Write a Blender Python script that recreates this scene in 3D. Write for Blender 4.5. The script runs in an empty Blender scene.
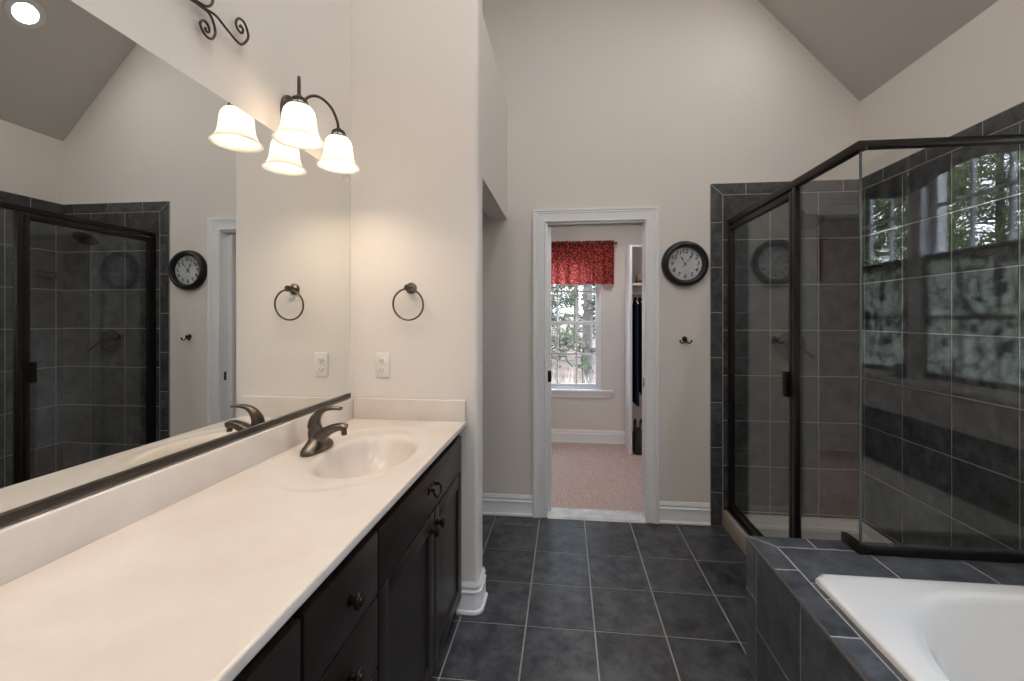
import bpy, bmesh, math, random
from mathutils import Vector, Matrix
random.seed(7)
SC = bpy.context.scene
COL = SC.collection
PI = math.pi

# ------------------------------------------------------------------ camera, world, sun, exposure
cd = bpy.data.cameras.new('camera')
cam = bpy.data.objects.new('camera', cd)
COL.objects.link(cam)
cam.location = (0.0, 0.0, 1.372)
cam.rotation_euler = (PI / 2, 0, math.atan(44 / 420.0))
cd.sensor_width = 36.0
cd.lens = 36.0 * 420.0 / 1024.0
cd.shift_x = -9.0 / 1024.0
cd.shift_y = -22.5 / 1024.0
cd.clip_start = 0.02
cd.clip_end = 200
SC.camera = cam

SC.view_settings.view_transform = 'Standard'
SC.view_settings.look = 'None'
SC.view_settings.gamma = 1.0
SC.view_settings.use_curve_mapping = False
SC.view_settings.exposure = 0.86
SC.cycles.use_denoising = True
SC.cycles.use_adaptive_sampling = False
SC.cycles.max_bounces = 14
SC.cycles.diffuse_bounces = 6
SC.cycles.glossy_bounces = 8
SC.cycles.transparent_max_bounces = 24
SC.cycles.sample_clamp_indirect = 6.0

W = bpy.data.worlds.new('overcast_sky')
SC.world = W
W.use_nodes = True
wt = W.node_tree
wt.nodes.clear()
w_out = wt.nodes.new('ShaderNodeOutputWorld')
w_bg = wt.nodes.new('ShaderNodeBackground')
w_tc = wt.nodes.new('ShaderNodeTexCoord')
w_sep = wt.nodes.new('ShaderNodeSeparateXYZ')
w_map = wt.nodes.new('ShaderNodeMapRange')
w_col = wt.nodes.new('ShaderNodeValToRGB')
wt.links.new(w_tc.outputs['Generated'], w_sep.inputs[0])
# brighter cloud towards the east side of the house (+X), where the pines stand
w_map.inputs['From Min'].default_value = -0.1
w_map.inputs['From Max'].default_value = 0.6
w_map.inputs['To Min'].default_value = 1.6
w_map.inputs['To Max'].default_value = 11.0
wt.links.new(w_sep.outputs['X'], w_map.inputs['Value'])
w_col.color_ramp.elements[0].position = 0.0
w_col.color_ramp.elements[0].color = (0.86, 0.92, 1.0, 1)
w_col.color_ramp.elements[1].position = 0.6
w_col.color_ramp.elements[1].color = (0.62, 0.79, 1.0, 1)
wt.links.new(w_sep.outputs['Z'], w_col.inputs[0])
wt.links.new(w_col.outputs[0], w_bg.inputs['Color'])
wt.links.new(w_map.outputs[0], w_bg.inputs['Strength'])
wt.links.new(w_bg.outputs[0], w_out.inputs['Surface'])

sd = bpy.data.lights.new('sun', 'SUN')
sd.energy = 4.0
sd.angle = 0.05
sd.color = (1.0, 0.95, 0.86)
sun = bpy.data.objects.new('sun', sd)
COL.objects.link(sun)
sun.rotation_euler = Vector((0.72, 0.30, -0.62)).to_track_quat('-Z', 'Y').to_euler()

FILL_CAN_STRENGTH = 108.0      # unseen recessed downlights, added for even fill
SHADE_STRENGTH = 0.24      # frosted glass bells of the wall lamps
BULB_WATTS = 3.2          # the bulb inside each bell

# ------------------------------------------------------------------ materials
def new_mat(name):
    m = bpy.data.materials.new(name)
    m.use_nodes = True
    nt = m.node_tree
    nt.nodes.clear()
    out = nt.nodes.new('ShaderNodeOutputMaterial')
    return m, nt, out


def N(nt, typ, **kw):
    n = nt.nodes.new(typ)
    for k, v in kw.items():
        if hasattr(n, k):
            setattr(n, k, v)
        else:
            n.inputs[k.replace('_', ' ')].default_value = v
    return n


def ramp(nt, fac, stops):
    r = nt.nodes.new('ShaderNodeValToRGB')
    e = r.color_ramp.elements
    while len(e) < len(stops):
        e.new(0.5)
    for i, (p, c) in enumerate(stops):
        e[i].position = p
        e[i].color = (c[0], c[1], c[2], 1)
    nt.links.new(fac, r.inputs[0])
    return r.outputs[0]


def principled(name, col, rough=0.5, metal=0.0, spec=0.5, coat=0.0, noise=None, bump=None, rough_noise=None):
    """noise = (scale, detail, lo colour, hi colour); bump = (scale, strength)"""
    m, nt, out = new_mat(name)
    b = nt.nodes.new('ShaderNodeBsdfPrincipled')
    b.inputs['Base Color'].default_value = (*col, 1)
    b.inputs['Roughness'].default_value = rough
    b.inputs['Metallic'].default_value = metal
    b.inputs['Specular IOR Level'].default_value = spec
    b.inputs['Coat Weight'].default_value = coat
    b.inputs['Coat Roughness'].default_value = 0.08
    nt.links.new(b.outputs[0], out.inputs['Surface'])
    tc = nt.nodes.new('ShaderNodeTexCoord')
    if noise:
        n = N(nt, 'ShaderNodeTexNoise')
        n.inputs['Scale'].default_value = noise[0]
        n.inputs['Detail'].default_value = noise[1]
        n.inputs['Roughness'].default_value = 0.6
        nt.links.new(tc.outputs['Object'], n.inputs['Vector'])
        c = ramp(nt, n.outputs['Fac'], [(0.3, noise[2]), (0.72, noise[3])])
        nt.links.new(c, b.inputs['Base Color'])
    if rough_noise:
        n = N(nt, 'ShaderNodeTexNoise')
        n.inputs['Scale'].default_value = rough_noise[0]
        n.inputs['Detail'].default_value = 5
        nt.links.new(tc.outputs['Object'], n.inputs['Vector'])
        mr = nt.nodes.new('ShaderNodeMapRange')
        mr.inputs['To Min'].default_value = rough_noise[1]
        mr.inputs['To Max'].default_value = rough_noise[2]
        nt.links.new(n.outputs['Fac'], mr.inputs['Value'])
        nt.links.new(mr.outputs[0], b.inputs['Roughness'])
    if bump:
        n = N(nt, 'ShaderNodeTexNoise')
        n.inputs['Scale'].default_value = bump[0]
        n.inputs['Detail'].default_value = 3
        nt.links.new(tc.outputs['Object'], n.inputs['Vector'])
        bp = nt.nodes.new('ShaderNodeBump')
        bp.inputs['Strength'].default_value = bump[1]
        bp.inputs['Distance'].default_value = 0.004
        nt.links.new(n.outputs['Fac'], bp.inputs['Height'])
        nt.links.new(bp.outputs[0], b.inputs['Normal'])
    return m


def tile_mat(name, lo, hi, rough):
    m, nt, out = new_mat(name)
    b = nt.nodes.new('ShaderNodeBsdfPrincipled')
    tc = nt.nodes.new('ShaderNodeTexCoord')
    geo = nt.nodes.new('ShaderNodeNewGeometry')
    n1 = N(nt, 'ShaderNodeTexNoise')
    n1.inputs['Scale'].default_value = 12.0
    n1.inputs['Detail'].default_value = 9
    n1.inputs['Roughness'].default_value = 0.72
    off = nt.nodes.new('ShaderNodeVectorMath')
    off.operation = 'ADD'
    sc = nt.nodes.new('ShaderNodeVectorMath')
    sc.operation = 'SCALE'
    sc.inputs[0].default_value = (7.0, 3.0, 5.0)
    nt.links.new(geo.outputs['Random Per Island'], sc.inputs['Scale'])
    nt.links.new(tc.outputs['Object'], off.inputs[0])
    nt.links.new(sc.outputs[0], off.inputs[1])
    nt.links.new(off.outputs[0], n1.inputs['Vector'])
    c = ramp(nt, n1.outputs['Fac'], [(0.36, lo), (0.64, hi)])
    mx = nt.nodes.new('ShaderNodeHueSaturation')
    mr = nt.nodes.new('ShaderNodeMapRange')
    mr.inputs['To Min'].default_value = 0.82
    mr.inputs['To Max'].default_value = 1.18
    nt.links.new(geo.outputs['Random Per Island'], mr.inputs['Value'])
    nt.links.new(mr.outputs[0], mx.inputs['Value'])
    nt.links.new(c, mx.inputs['Color'])
    nt.links.new(mx.outputs[0], b.inputs['Base Color'])
    mr2 = nt.nodes.new('ShaderNodeMapRange')
    mr2.inputs['To Min'].default_value = rough - 0.03
    mr2.inputs['To Max'].default_value = rough + 0.05
    nt.links.new(n1.outputs['Fac'], mr2.inputs['Value'])
    nt.links.new(mr2.outputs[0], b.inputs['Roughness'])
    bp = nt.nodes.new('ShaderNodeBump')
    bp.inputs['Strength'].default_value = 0.05
    bp.inputs['Distance'].default_value = 0.003
    nt.links.new(n1.outputs['Fac'], bp.inputs['Height'])
    nt.links.new(bp.outputs[0], b.inputs['Normal'])
    nt.links.new(b.outputs[0], out.inputs['Surface'])
    return m


def thin_glass(name, tint, ior=1.5):
    m, nt, out = new_mat(name)
    fr = nt.nodes.new('ShaderNodeFresnel')
    fr.inputs['IOR'].default_value = ior
    tr = nt.nodes.new('ShaderNodeBsdfTransparent')
    tr.inputs['Color'].default_value = (*tint, 1)
    gl = nt.nodes.new('ShaderNodeBsdfGlossy')
    gl.inputs['Roughness'].default_value = 0.0
    mx = nt.nodes.new('ShaderNodeMixShader')
    # Fresnel sees the inside of the slab as denser-to-thinner on back faces: use the outside angle for both
    geo = nt.nodes.new('ShaderNodeNewGeometry')
    mi = nt.nodes.new('ShaderNodeMix')
    mi.data_type = 'FLOAT'
    mi.inputs[2].default_value = ior
    mi.inputs[3].default_value = 1.0 / ior
    nt.links.new(geo.outputs['Backfacing'], mi.inputs[0])
    nt.links.new(mi.outputs[0], fr.inputs['IOR'])
    nt.links.new(fr.outputs[0], mx.inputs[0])
    nt.links.new(tr.outputs[0], mx.inputs[1])
    nt.links.new(gl.outputs[0], mx.inputs[2])
    nt.links.new(mx.outputs[0], out.inputs['Surface'])
    return m


def emissive(name, col, strength):
    m, nt, out = new_mat(name)
    e = nt.nodes.new('ShaderNodeEmission')
    e.inputs['Color'].default_value = (*col, 1)
    e.inputs['Strength'].default_value = strength
    nt.links.new(e.outputs[0], out.inputs['Surface'])
    return m


def cloth_mat(name, build_col, transl=0.4):
    m, nt, out = new_mat(name)
    tc = nt.nodes.new('ShaderNodeTexCoord')
    c = build_col(nt, tc)
    d = nt.nodes.new('ShaderNodeBsdfDiffuse')
    t = nt.nodes.new('ShaderNodeBsdfTranslucent')
    mx = nt.nodes.new('ShaderNodeMixShader')
    mx.inputs[0].default_value = transl
    nt.links.new(c, d.inputs['Color'])
    nt.links.new(c, t.inputs['Color'])
    nt.links.new(d.outputs[0], mx.inputs[1])
    nt.links.new(t.outputs[0], mx.inputs[2])
    nt.links.new(mx.outputs[0], out.inputs['Surface'])
    return m


def red_floral(nt, tc):
    v = N(nt, 'ShaderNodeTexVoronoi')
    v.inputs['Scale'].default_value = 52.0
    nt.links.new(tc.outputs['Object'], v.inputs['Vector'])
    n = N(nt, 'ShaderNodeTexNoise')
    n.inputs['Scale'].default_value = 55.0
    n.inputs['Detail'].default_value = 4
    nt.links.new(tc.outputs['Object'], n.inputs['Vector'])
    a = nt.nodes.new('ShaderNodeMath')
    a.operation = 'MULTIPLY'
    nt.links.new(v.outputs['Distance'], a.inputs[0])
    nt.links.new(n.outputs['Fac'], a.inputs[1])
    return ramp(nt, a.outputs[0], [(0.13, (0.74, 0.15, 0.13)), (0.22, (0.62, 0.10, 0.09)), (0.27, (0.05, 0.015, 0.013)), (0.40, (0.28, 0.07, 0.055))])


def leaf_print(nt, tc):
    # dark leaves strung on thin vines over pale sage cloth
    mp = nt.nodes.new('ShaderNodeMapping')
    mp.inputs['Rotation'].default_value = (0.6, 0, 0)
    mp.inputs['Scale'].default_value = (0.2, 2.3, 1.0)
    nz = N(nt, 'ShaderNodeTexNoise')
    nz.inputs['Scale'].default_value = 7.0
    vm = nt.nodes.new('ShaderNodeVectorMath')
    vm.operation = 'MULTIPLY_ADD'
    vm.inputs[1].default_value = (0.0, 0.16, 0.16)
    nt.links.new(tc.outputs['Object'], nz.inputs['Vector'])
    nt.links.new(nz.outputs['Color'], vm.inputs[0])
    nt.links.new(tc.outputs['Object'], vm.inputs[2])
    nt.links.new(vm.outputs[0], mp.inputs['Vector'])
    v = N(nt, 'ShaderNodeTexVoronoi')
    v.inputs['Scale'].default_value = 14.5
    v.inputs['Randomness'].default_value = 0.75
    nt.links.new(mp.outputs[0], v.inputs['Vector'])
    leaf = ramp(nt, v.outputs['Distance'], [(0.41, (1, 1, 1)), (0.44, (0, 0, 0))])
    mp2 = nt.nodes.new('ShaderNodeMapping')
    mp2.inputs['Rotation'].default_value = (-0.5, 0, 0)
    nt.links.new(vm.outputs[0], mp2.inputs['Vector'])
    v2 = N(nt, 'ShaderNodeTexVoronoi', feature='DISTANCE_TO_EDGE')
    v2.inputs['Scale'].default_value = 9.0
    nt.links.new(mp2.outputs[0], v2.inputs['Vector'])
    vine = ramp(nt, v2.outputs['Distance'], [(0.018, (1, 1, 1)), (0.03, (0, 0, 0))])
    mx = nt.nodes.new('ShaderNodeMix')
    mx.data_type = 'RGBA'
    mx.blend_type = 'LIGHTEN'
    mx.inputs[0].default_value = 1.0
    nt.links.new(leaf, mx.inputs[6])
    nt.links.new(vine, mx.inputs[7])
    c = nt.nodes.new('ShaderNodeMix')
    c.data_type = 'RGBA'
    nt.links.new(mx.outputs[2], c.inputs[0])
    c.inputs[6].default_value = (0.44, 0.45, 0.36, 1)
    hue = ramp(nt, v.outputs['Color'], [(0.2, (0.035, 0.045, 0.03)), (0.7, (0.06, 0.05, 0.05)), (0.95, (0.17, 0.07, 0.05))])
    nt.links.new(hue, c.inputs[7])
    return c.outputs[2]


def plain(col):
    def f(nt, tc):
        n = N(nt, 'ShaderNodeTexNoise')
        n.inputs['Scale'].default_value = 220.0
        nt.links.new(tc.outputs['Object'], n.inputs['Vector'])
        return ramp(nt, n.outputs['Fac'], [(0.2, tuple(x * 0.8 for x in col)), (0.8, tuple(min(1, x * 1.15) for x in col))])
    return f


def noise_out(nt, tc, s):
    n = N(nt, 'ShaderNodeTexNoise')
    n.inputs['Scale'].default_value = s
    n.inputs['Detail'].default_value = 4
    nt.links.new(tc.outputs['Object'], n.inputs['Vector'])
    return n.outputs['Fac']


M = {}
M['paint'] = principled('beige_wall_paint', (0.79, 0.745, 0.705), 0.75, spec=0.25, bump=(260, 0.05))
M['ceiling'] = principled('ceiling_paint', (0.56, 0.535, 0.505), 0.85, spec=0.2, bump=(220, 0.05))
M['white'] = principled('white_trim_paint', (0.90, 0.91, 0.93), 0.35, bump=(60, 0.02))
M['tile'] = tile_mat('slate_floor_tile', (0.021, 0.023, 0.028), (0.098, 0.103, 0.116), 0.32)
M['wtile'] = tile_mat('slate_wall_tile', (0.020, 0.022, 0.0255), (0.098, 0.102, 0.112), 0.34)
M['dtile'] = tile_mat('slate_deck_tile', (0.034, 0.038, 0.046), (0.118, 0.127, 0.145), 0.32)
M['grout'] = principled('grey_grout', (0.40, 0.385, 0.365), 0.9, noise=(40, 3, (0.33, 0.32, 0.30), (0.46, 0.44, 0.42)))
M['counter'] = principled('cultured_marble', (0.73, 0.65, 0.58), 0.22, coat=0.25, noise=(3.2, 6, (0.66, 0.59, 0.53), (0.755, 0.695, 0.645)))
M['curb'] = principled('beige_cultured_marble', (0.52, 0.44, 0.38), 0.25, noise=(5, 4, (0.47, 0.39, 0.33), (0.56, 0.48, 0.42)))
M['trimstrip'] = principled('beige_metal_strip', (0.30, 0.25, 0.21), 0.35, metal=0.6, noise=(9, 1, (0.28, 0.23, 0.19), (0.32, 0.27, 0.23)))
M['pan'] = principled('shower_pan_acrylic', (0.68, 0.66, 0.60), 0.25, noise=(4, 2, (0.64, 0.62, 0.56), (0.70, 0.68, 0.62)))
M['tub'] = principled('white_acrylic', (0.87, 0.875, 0.885), 0.12, coat=0.3, noise=(2, 1, (0.865, 0.87, 0.88), (0.875, 0.88, 0.89)))
M['wood'] = principled('espresso_wood', (0.020, 0.015, 0.013), 0.34, spec=0.4, noise=(14, 6, (0.013, 0.0095, 0.0085), (0.030, 0.022, 0.019)), bump=(50, 0.03))
M['wood_dark'] = principled('espresso_carcass', (0.008, 0.006, 0.006), 0.5, noise=(14, 4, (0.006, 0.005, 0.005), (0.010, 0.008, 0.007)))
M['orb'] = principled('oil_rubbed_bronze', (0.022, 0.018, 0.015), 0.32, metal=0.7, noise=(30, 3, (0.016, 0.012, 0.010), (0.04, 0.030, 0.024)))
M['frame'] = principled('dark_bronze_frame', (0.020, 0.0165, 0.0145), 0.36, metal=0.55, noise=(12, 2, (0.017, 0.014, 0.012), (0.026, 0.021, 0.018)))
M['nickel'] = principled('brushed_bronze_nickel', (0.14, 0.115, 0.098), 0.28, metal=1.0, noise=(50, 2, (0.115, 0.094, 0.079), (0.165, 0.138, 0.118)), rough_noise=(90, 0.24, 0.38))
M['iron'] = principled('wrought_iron', (0.07, 0.056, 0.047), 0.42, metal=0.75, noise=(60, 3, (0.045, 0.036, 0.030), (0.105, 0.085, 0.072)))
M['strip'] = principled('bronze_mirror_channel', (0.055, 0.043, 0.035), 0.35, metal=0.5, noise=(25, 2, (0.045, 0.035, 0.028), (0.065, 0.052, 0.043)))
M['mirror'] = principled('silvered_glass', (0.86, 0.875, 0.86), 0.0, metal=1.0, noise=(1.0, 0, (0.86, 0.875, 0.86), (0.86, 0.875, 0.86)))
M['glass'] = thin_glass('clear_shower_glass', (0.955, 0.965, 0.96), 1.54)
M['seal'] = principled('grey_glass_seal', (0.09, 0.10, 0.10), 0.15, noise=(8, 1, (0.08, 0.09, 0.09), (0.10, 0.11, 0.11)))
M['pane'] = thin_glass('window_glass', (0.97, 0.98, 0.98))
M['plastic'] = principled('white_plastic', (0.80, 0.78, 0.74), 0.3, noise=(9, 1, (0.79, 0.77, 0.73), (0.81, 0.79, 0.75)))
M['slot'] = principled('dark_slot', (0.02, 0.018, 0.016), 0.6, noise=(9, 1, (0.018, 0.016, 0.014), (0.022, 0.02, 0.018)))
M['black'] = principled('black_clock_case', (0.012, 0.012, 0.013), 0.35, noise=(20, 2, (0.009, 0.009, 0.010), (0.018, 0.017, 0.017)))
M['dial'] = principled('clock_dial', (0.62, 0.63, 0.64), 0.5, noise=(16, 5, (0.50, 0.51, 0.53), (0.70, 0.71, 0.72)))
M['ink'] = principled('dial_ink', (0.012, 0.012, 0.014), 0.5, noise=(9, 1, (0.011, 0.011, 0.013), (0.013, 0.013, 0.015)))
M['carpet'] = principled('dusty_pink_carpet', (0.5, 0.36, 0.32), 0.95, spec=0.1, noise=(130, 6, (0.40, 0.26, 0.22), (0.86, 0.71, 0.66)), bump=(160, 0.9))
M['marble'] = principled('white_marble', (0.75, 0.75, 0.75), 0.15, noise=(11, 7, (0.60, 0.62, 0.65), (0.90, 0.90, 0.90)))
M['steel'] = principled('track_steel', (0.5, 0.5, 0.5), 0.35, metal=1.0, noise=(9, 1, (0.48, 0.48, 0.48), (0.52, 0.52, 0.52)))
M['bark'] = principled('grey_bark', (0.14, 0.12, 0.10), 0.9, noise=(12, 6, (0.045, 0.038, 0.033), (0.15, 0.13, 0.118)), bump=(30, 0.6))
M['ground'] = principled('leaf_litter', (0.16, 0.10, 0.075), 0.95, noise=(2.2, 9, (0.05, 0.03, 0.023), (0.19, 0.12, 0.092)), bump=(9, 0.8))
M['straw'] = principled('dry_grass_blades', (0.55, 0.48, 0.38), 0.9, noise=(5, 3, (0.30, 0.25, 0.19), (0.62, 0.56, 0.47)))
M['needle'] = cloth_mat('pine_needles', lambda nt, tc: ramp(nt, noise_out(nt, tc, 2.6), [(0.3, (0.12, 0.18, 0.07)), (0.7, (0.50, 0.56, 0.27))]), 0.35)
M['haze_leaf'] = cloth_mat('hazy_leaves', lambda nt, tc: ramp(nt, noise_out(nt, tc, 2.0), [(0.3, (0.035, 0.05, 0.03)), (0.7, (0.13, 0.15, 0.10))]), 0.35)
M['valance'] = cloth_mat('red_floral_cloth', red_floral, 0.6)
M['cafe'] = cloth_mat('leaf_print_cloth', leaf_print, 0.5)
M['swag'] = cloth_mat('dark_grey_cloth', plain((0.05, 0.045, 0.045)), 0.1)
M['navy'] = cloth_mat('navy_cloth', plain((0.018, 0.022, 0.045)), 0.0)
M['charcoal'] = cloth_mat('charcoal_cloth', plain((0.02, 0.02, 0.024)), 0.0)
M['slate_blue'] = cloth_mat('slate_blue_cloth', plain((0.05, 0.08, 0.12)), 0.0)
M['straw_hat'] = principled('woven_straw', (0.30, 0.19, 0.10), 0.8, noise=(60, 3, (0.20, 0.12, 0.06), (0.38, 0.25, 0.14)))
M['hatband'] = principled('brown_ribbon', (0.06, 0.035, 0.025), 0.6, noise=(60, 3, (0.05, 0.03, 0.02), (0.075, 0.045, 0.03)))
M['leather'] = principled('black_leather', (0.018, 0.016, 0.018), 0.4, noise=(35, 4, (0.012, 0.011, 0.012), (0.03, 0.027, 0.028)), bump=(180, 0.15))
M['can_lens'] = emissive('downlight_lens', (1.0, 0.97, 0.94), FILL_CAN_STRENGTH)  # glowing lens of the cans added to brighten the rooms
M['can_lens_dim'] = emissive('downlight_lens_dim', (1.0, 0.95, 0.88), 40.0)
M['can_trim'] = principled('downlight_trim', (0.62, 0.61, 0.60), 0.4, noise=(9, 1, (0.61, 0.60, 0.59), (0.63, 0.62, 0.61)))
M['bulb'] = emissive('lamp_bulb', (1.0, 0.86, 0.68), 5.0)


def shade_mat():
    # frosted alabaster glass: passes the bulb's light, glows softly itself
    m, nt, out = new_mat('frosted_alabaster_glass')
    tc = nt.nodes.new('ShaderNodeTexCoord')
    c = ramp(nt, noise_out(nt, tc, 18.0), [(0.3, (1.0, 0.92, 0.80)), (0.7, (1.0, 0.96, 0.88))])
    e = nt.nodes.new('ShaderNodeEmission')
    nt.links.new(c, e.inputs['Color'])
    e.inputs['Strength'].default_value = SHADE_STRENGTH * 0.5
    t = nt.nodes.new('ShaderNodeBsdfTranslucent')
    t.inputs['Color'].default_value = (0.72, 0.69, 0.64, 1)
    d = nt.nodes.new('ShaderNodeBsdfDiffuse')
    d.inputs['Color'].default_value = (0.70, 0.67, 0.62, 1)
    mx = nt.nodes.new('ShaderNodeMixShader')
    mx.inputs[0].default_value = 0.35
    nt.links.new(t.outputs[0], mx.inputs[1])
    nt.links.new(d.outputs[0], mx.inputs[2])
    ad = nt.nodes.new('ShaderNodeAddShader')
    nt.links.new(mx.outputs[0], ad.inputs[0])
    nt.links.new(e.outputs[0], ad.inputs[1])
    nt.links.new(ad.outputs[0], out.inputs['Surface'])
    return m


M['shade'] = shade_mat()

# ------------------------------------------------------------------ mesh helpers
V = Vector
ROOTLOC = {}


def bevel_new(bm, faces, w, seg=2):
    es = set()
    for f in faces:
        for e in f.edges:
            es.add(e)
    bmesh.ops.bevel(bm, geom=list(es), offset=w, offset_type='OFFSET', segments=seg, profile=0.5, affect='EDGES')


def hexa(bm, c8, bevel=0.0, seg=2, mi=0):
    """c8: corners in the order (x0y0z0, x1y0z0, x1y1z0, x0y1z0, then the same at z1)"""
    vs = [bm.verts.new(c) for c in c8]
    fs = []
    for q in ((3, 2, 1, 0), (4, 5, 6, 7), (0, 1, 5, 4), (1, 2, 6, 5), (2, 3, 7, 6), (3, 0, 4, 7)):
        f = bm.faces.new([vs[i] for i in q])
        f.material_index = mi
        fs.append(f)
    if bevel > 0:
        bevel_new(bm, fs, bevel, seg)


def box(bm, x0, x1, y0, y1, z0, z1, bevel=0.0, seg=2, mi=0, mp=None):
    c = [(x0, y0, z0), (x1, y0, z0), (x1, y1, z0), (x0, y1, z0), (x0, y0, z1), (x1, y0, z1), (x1, y1, z1), (x0, y1, z1)]
    if mp:
        c = [mp(*p) for p in c]
    hexa(bm, c, bevel, seg, mi)


def prism(bm, poly, vec, mi=0):
    """extrude a planar polygon (list of 3D points) by vec"""
    vec = V(vec)
    a = [bm.verts.new(p) for p in poly]
    b = [bm.verts.new(V(p) + vec) for p in poly]
    n = len(poly)
    fs = [bm.faces.new(list(reversed(a))), bm.faces.new(b)]
    for i in range(n):
        fs.append(bm.faces.new((a[i], a[(i + 1) % n], b[(i + 1) % n], b[i])))
    for f in fs:
        f.material_index = mi
    return fs


def catmull(pts, n=6):
    pts = [V(p) for p in pts]
    P = [2 * pts[0] - pts[1]] + pts + [2 * pts[-1] - pts[-2]]
    out = []
    for i in range(1, len(P) - 2):
        for k in range(n):
            t = k / n
            a, b, c, d = P[i - 1], P[i], P[i + 1], P[i + 2]
            out.append(0.5 * ((2 * b) + (c - a) * t + (2 * a - 5 * b + 4 * c - d) * t * t + (3 * b - a - 3 * c + d) * t ** 3))
    out.append(pts[-1])
    return out


def lerp_list(vals, n):
    out = []
    m = len(vals) - 1
    for i in range(n):
        t = i / (n - 1) * m
        k = min(int(t), m - 1)
        f = t - k
        out.append(vals[k] * (1 - f) + vals[k + 1] * f)
    return out


def tube(bm, pts, ra, rb=None, seg=12, up=(0, 0, 1), closed=False, mi=0, power=2.0):
    """sweep an ellipse (ra sideways, rb along the 'up' side) along pts; ra/rb number or per-point list"""
    pts = [V(p) for p in pts]
    n = len(pts)
    ra = ra if isinstance(ra, (list, tuple)) else [ra] * n
    rb = ra if rb is None else (rb if isinstance(rb, (list, tuple)) else [rb] * n)
    if len(ra) != n:
        ra = lerp_list(list(ra), n)
    if len(rb) != n:
        rb = lerp_list(list(rb), n)
    rings = []
    u = V(up)
    for i in range(n):
        if closed:
            t = pts[(i + 1) % n] - pts[i - 1]
        else:
            t = pts[min(i + 1, n - 1)] - pts[max(i - 1, 0)]
        t.normalize()
        s = t.cross(u)
        if s.length < 1e-4:
            s = t.orthogonal()
        s.normalize()
        w = s.cross(t).normalized()
        u = w
        ring = []
        for k in range(seg):
            a = 2 * PI * k / seg
            ca, sa = math.cos(a), math.sin(a)
            if power != 2.0:
                ca = math.copysign(abs(ca) ** (2 / power), ca)
                sa = math.copysign(abs(sa) ** (2 / power), sa)
            ring.append(bm.verts.new(pts[i] + s * (ra[i] * ca) + w * (rb[i] * sa)))
        rings.append(ring)
    m = n if closed else n - 1
    for i in range(m):
        A, B = rings[i], rings[(i + 1) % n]
        for k in range(seg):
            bm.faces.new((A[k], A[(k + 1) % seg], B[(k + 1) % seg], B[k])).material_index = mi
    if not closed:
        bm.faces.new(list(reversed(rings[0]))).material_index = mi
        bm.faces.new(rings[-1]).material_index = mi


def lathe(bm, prof, origin, axis=(0, 0, 1), seg=24, mi=0, squash=None, cap=True):
    """prof: list of (radius, distance along axis)"""
    ax = V(axis).normalized()
    s = ax.orthogonal().normalized() if abs(ax.z) < 0.99 else V((1, 0, 0))
    if abs(ax.z) < 0.99 and abs(ax.cross(V((0, 0, 1))).length) > 0.01:
        s = ax.cross(V((0, 0, 1))).normalized()
    w = ax.cross(s).normalized()
    o = V(origin)
    sq = squash or (1, 1)
    rings = []
    for r, h in prof:
        if r < 1e-6:
            rings.append([bm.verts.new(o + ax * h)])
        else:
            rings.append([bm.verts.new(o + ax * h + s * (r * sq[0] * math.cos(2 * PI * k / seg)) + w * (r * sq[1] * math.sin(2 * PI * k / seg))) for k in range(seg)])
    for A, B in zip(rings, rings[1:]):
        for k in range(seg):
            k2 = (k + 1) % seg
            if len(A) == 1 and len(B) == 1:
                continue
            if len(A) == 1:
                f = bm.faces.new((A[0], B[k2], B[k]))
            elif len(B) == 1:
                f = bm.faces.new((A[k], A[k2], B[0]))
            else:
                f = bm.faces.new((A[k], A[k2], B[k2], B[k]))
            f.material_index = mi
    if cap:
        for R in (rings[0], rings[-1]):
            if len(R) > 1:
                bm.faces.new(R).material_index = mi


def sweep(bm, path, prof, up, flip=False, mi=0, closed=False):
    """run a profile [(out, along up)] along a path lying square to 'up', mitred at the corners"""
    pts = [V(p) for p in path]
    up = V(up).normalized()
    n = len(pts)
    rings = []
    for i in range(n):
        def nrm(a, b):
            t = (b - a).normalized()
            r = t.cross(up)
            return -r if flip else r
        if closed:
            n0, n1 = nrm(pts[i - 1], pts[i]), nrm(pts[i], pts[(i + 1) % n])
        else:
            n0 = nrm(pts[i - 1], pts[i]) if i > 0 else None
            n1 = nrm(pts[i], pts[i + 1]) if i < n - 1 else None
        if n0 is None:
            d = n1
        elif n1 is None:
            d = n0
        else:
            d = (n0 + n1)
            d = d / max(0.2, d.dot(n1))
        rings.append([bm.verts.new(pts[i] + d * a + up * b) for a, b in prof])
    k = len(prof)
    for i in range(n if closed else n - 1):
        A, B = rings[i], rings[(i + 1) % n]
        for j in range(k):
            bm.faces.new((A[j], A[(j + 1) % k], B[(j + 1) % k], B[j])).material_index = mi
    if not closed:
        bm.faces.new(list(reversed(rings[0]))).material_index = mi
        bm.faces.new(rings[-1]).material_index = mi


def clip_poly(poly, x0, x1, y0, y1):
    def cut(p, f, inter):
        out = []
        for i in range(len(p)):
            a, b = p[i - 1], p[i]
            if f(b):
                if not f(a):
                    out.append(inter(a, b))
                out.append(b)
            elif f(a):
                out.append(inter(a, b))
        return out
    for ax, lim, sg in ((0, x0, 1), (0, x1, -1), (1, y0, 1), (1, y1, -1)):
        def f(q, ax=ax, lim=lim, sg=sg):
            return sg * (q[ax] - lim) >= -1e-9

        def inter(a, b, ax=ax, lim=lim):
            t = (lim - a[ax]) / (b[ax] - a[ax])
            return (a[0] + (b[0] - a[0]) * t, a[1] + (b[1] - a[1]) * t)
        poly = cut(poly, f, inter)
        if not poly:
            return []
    return poly


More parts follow.
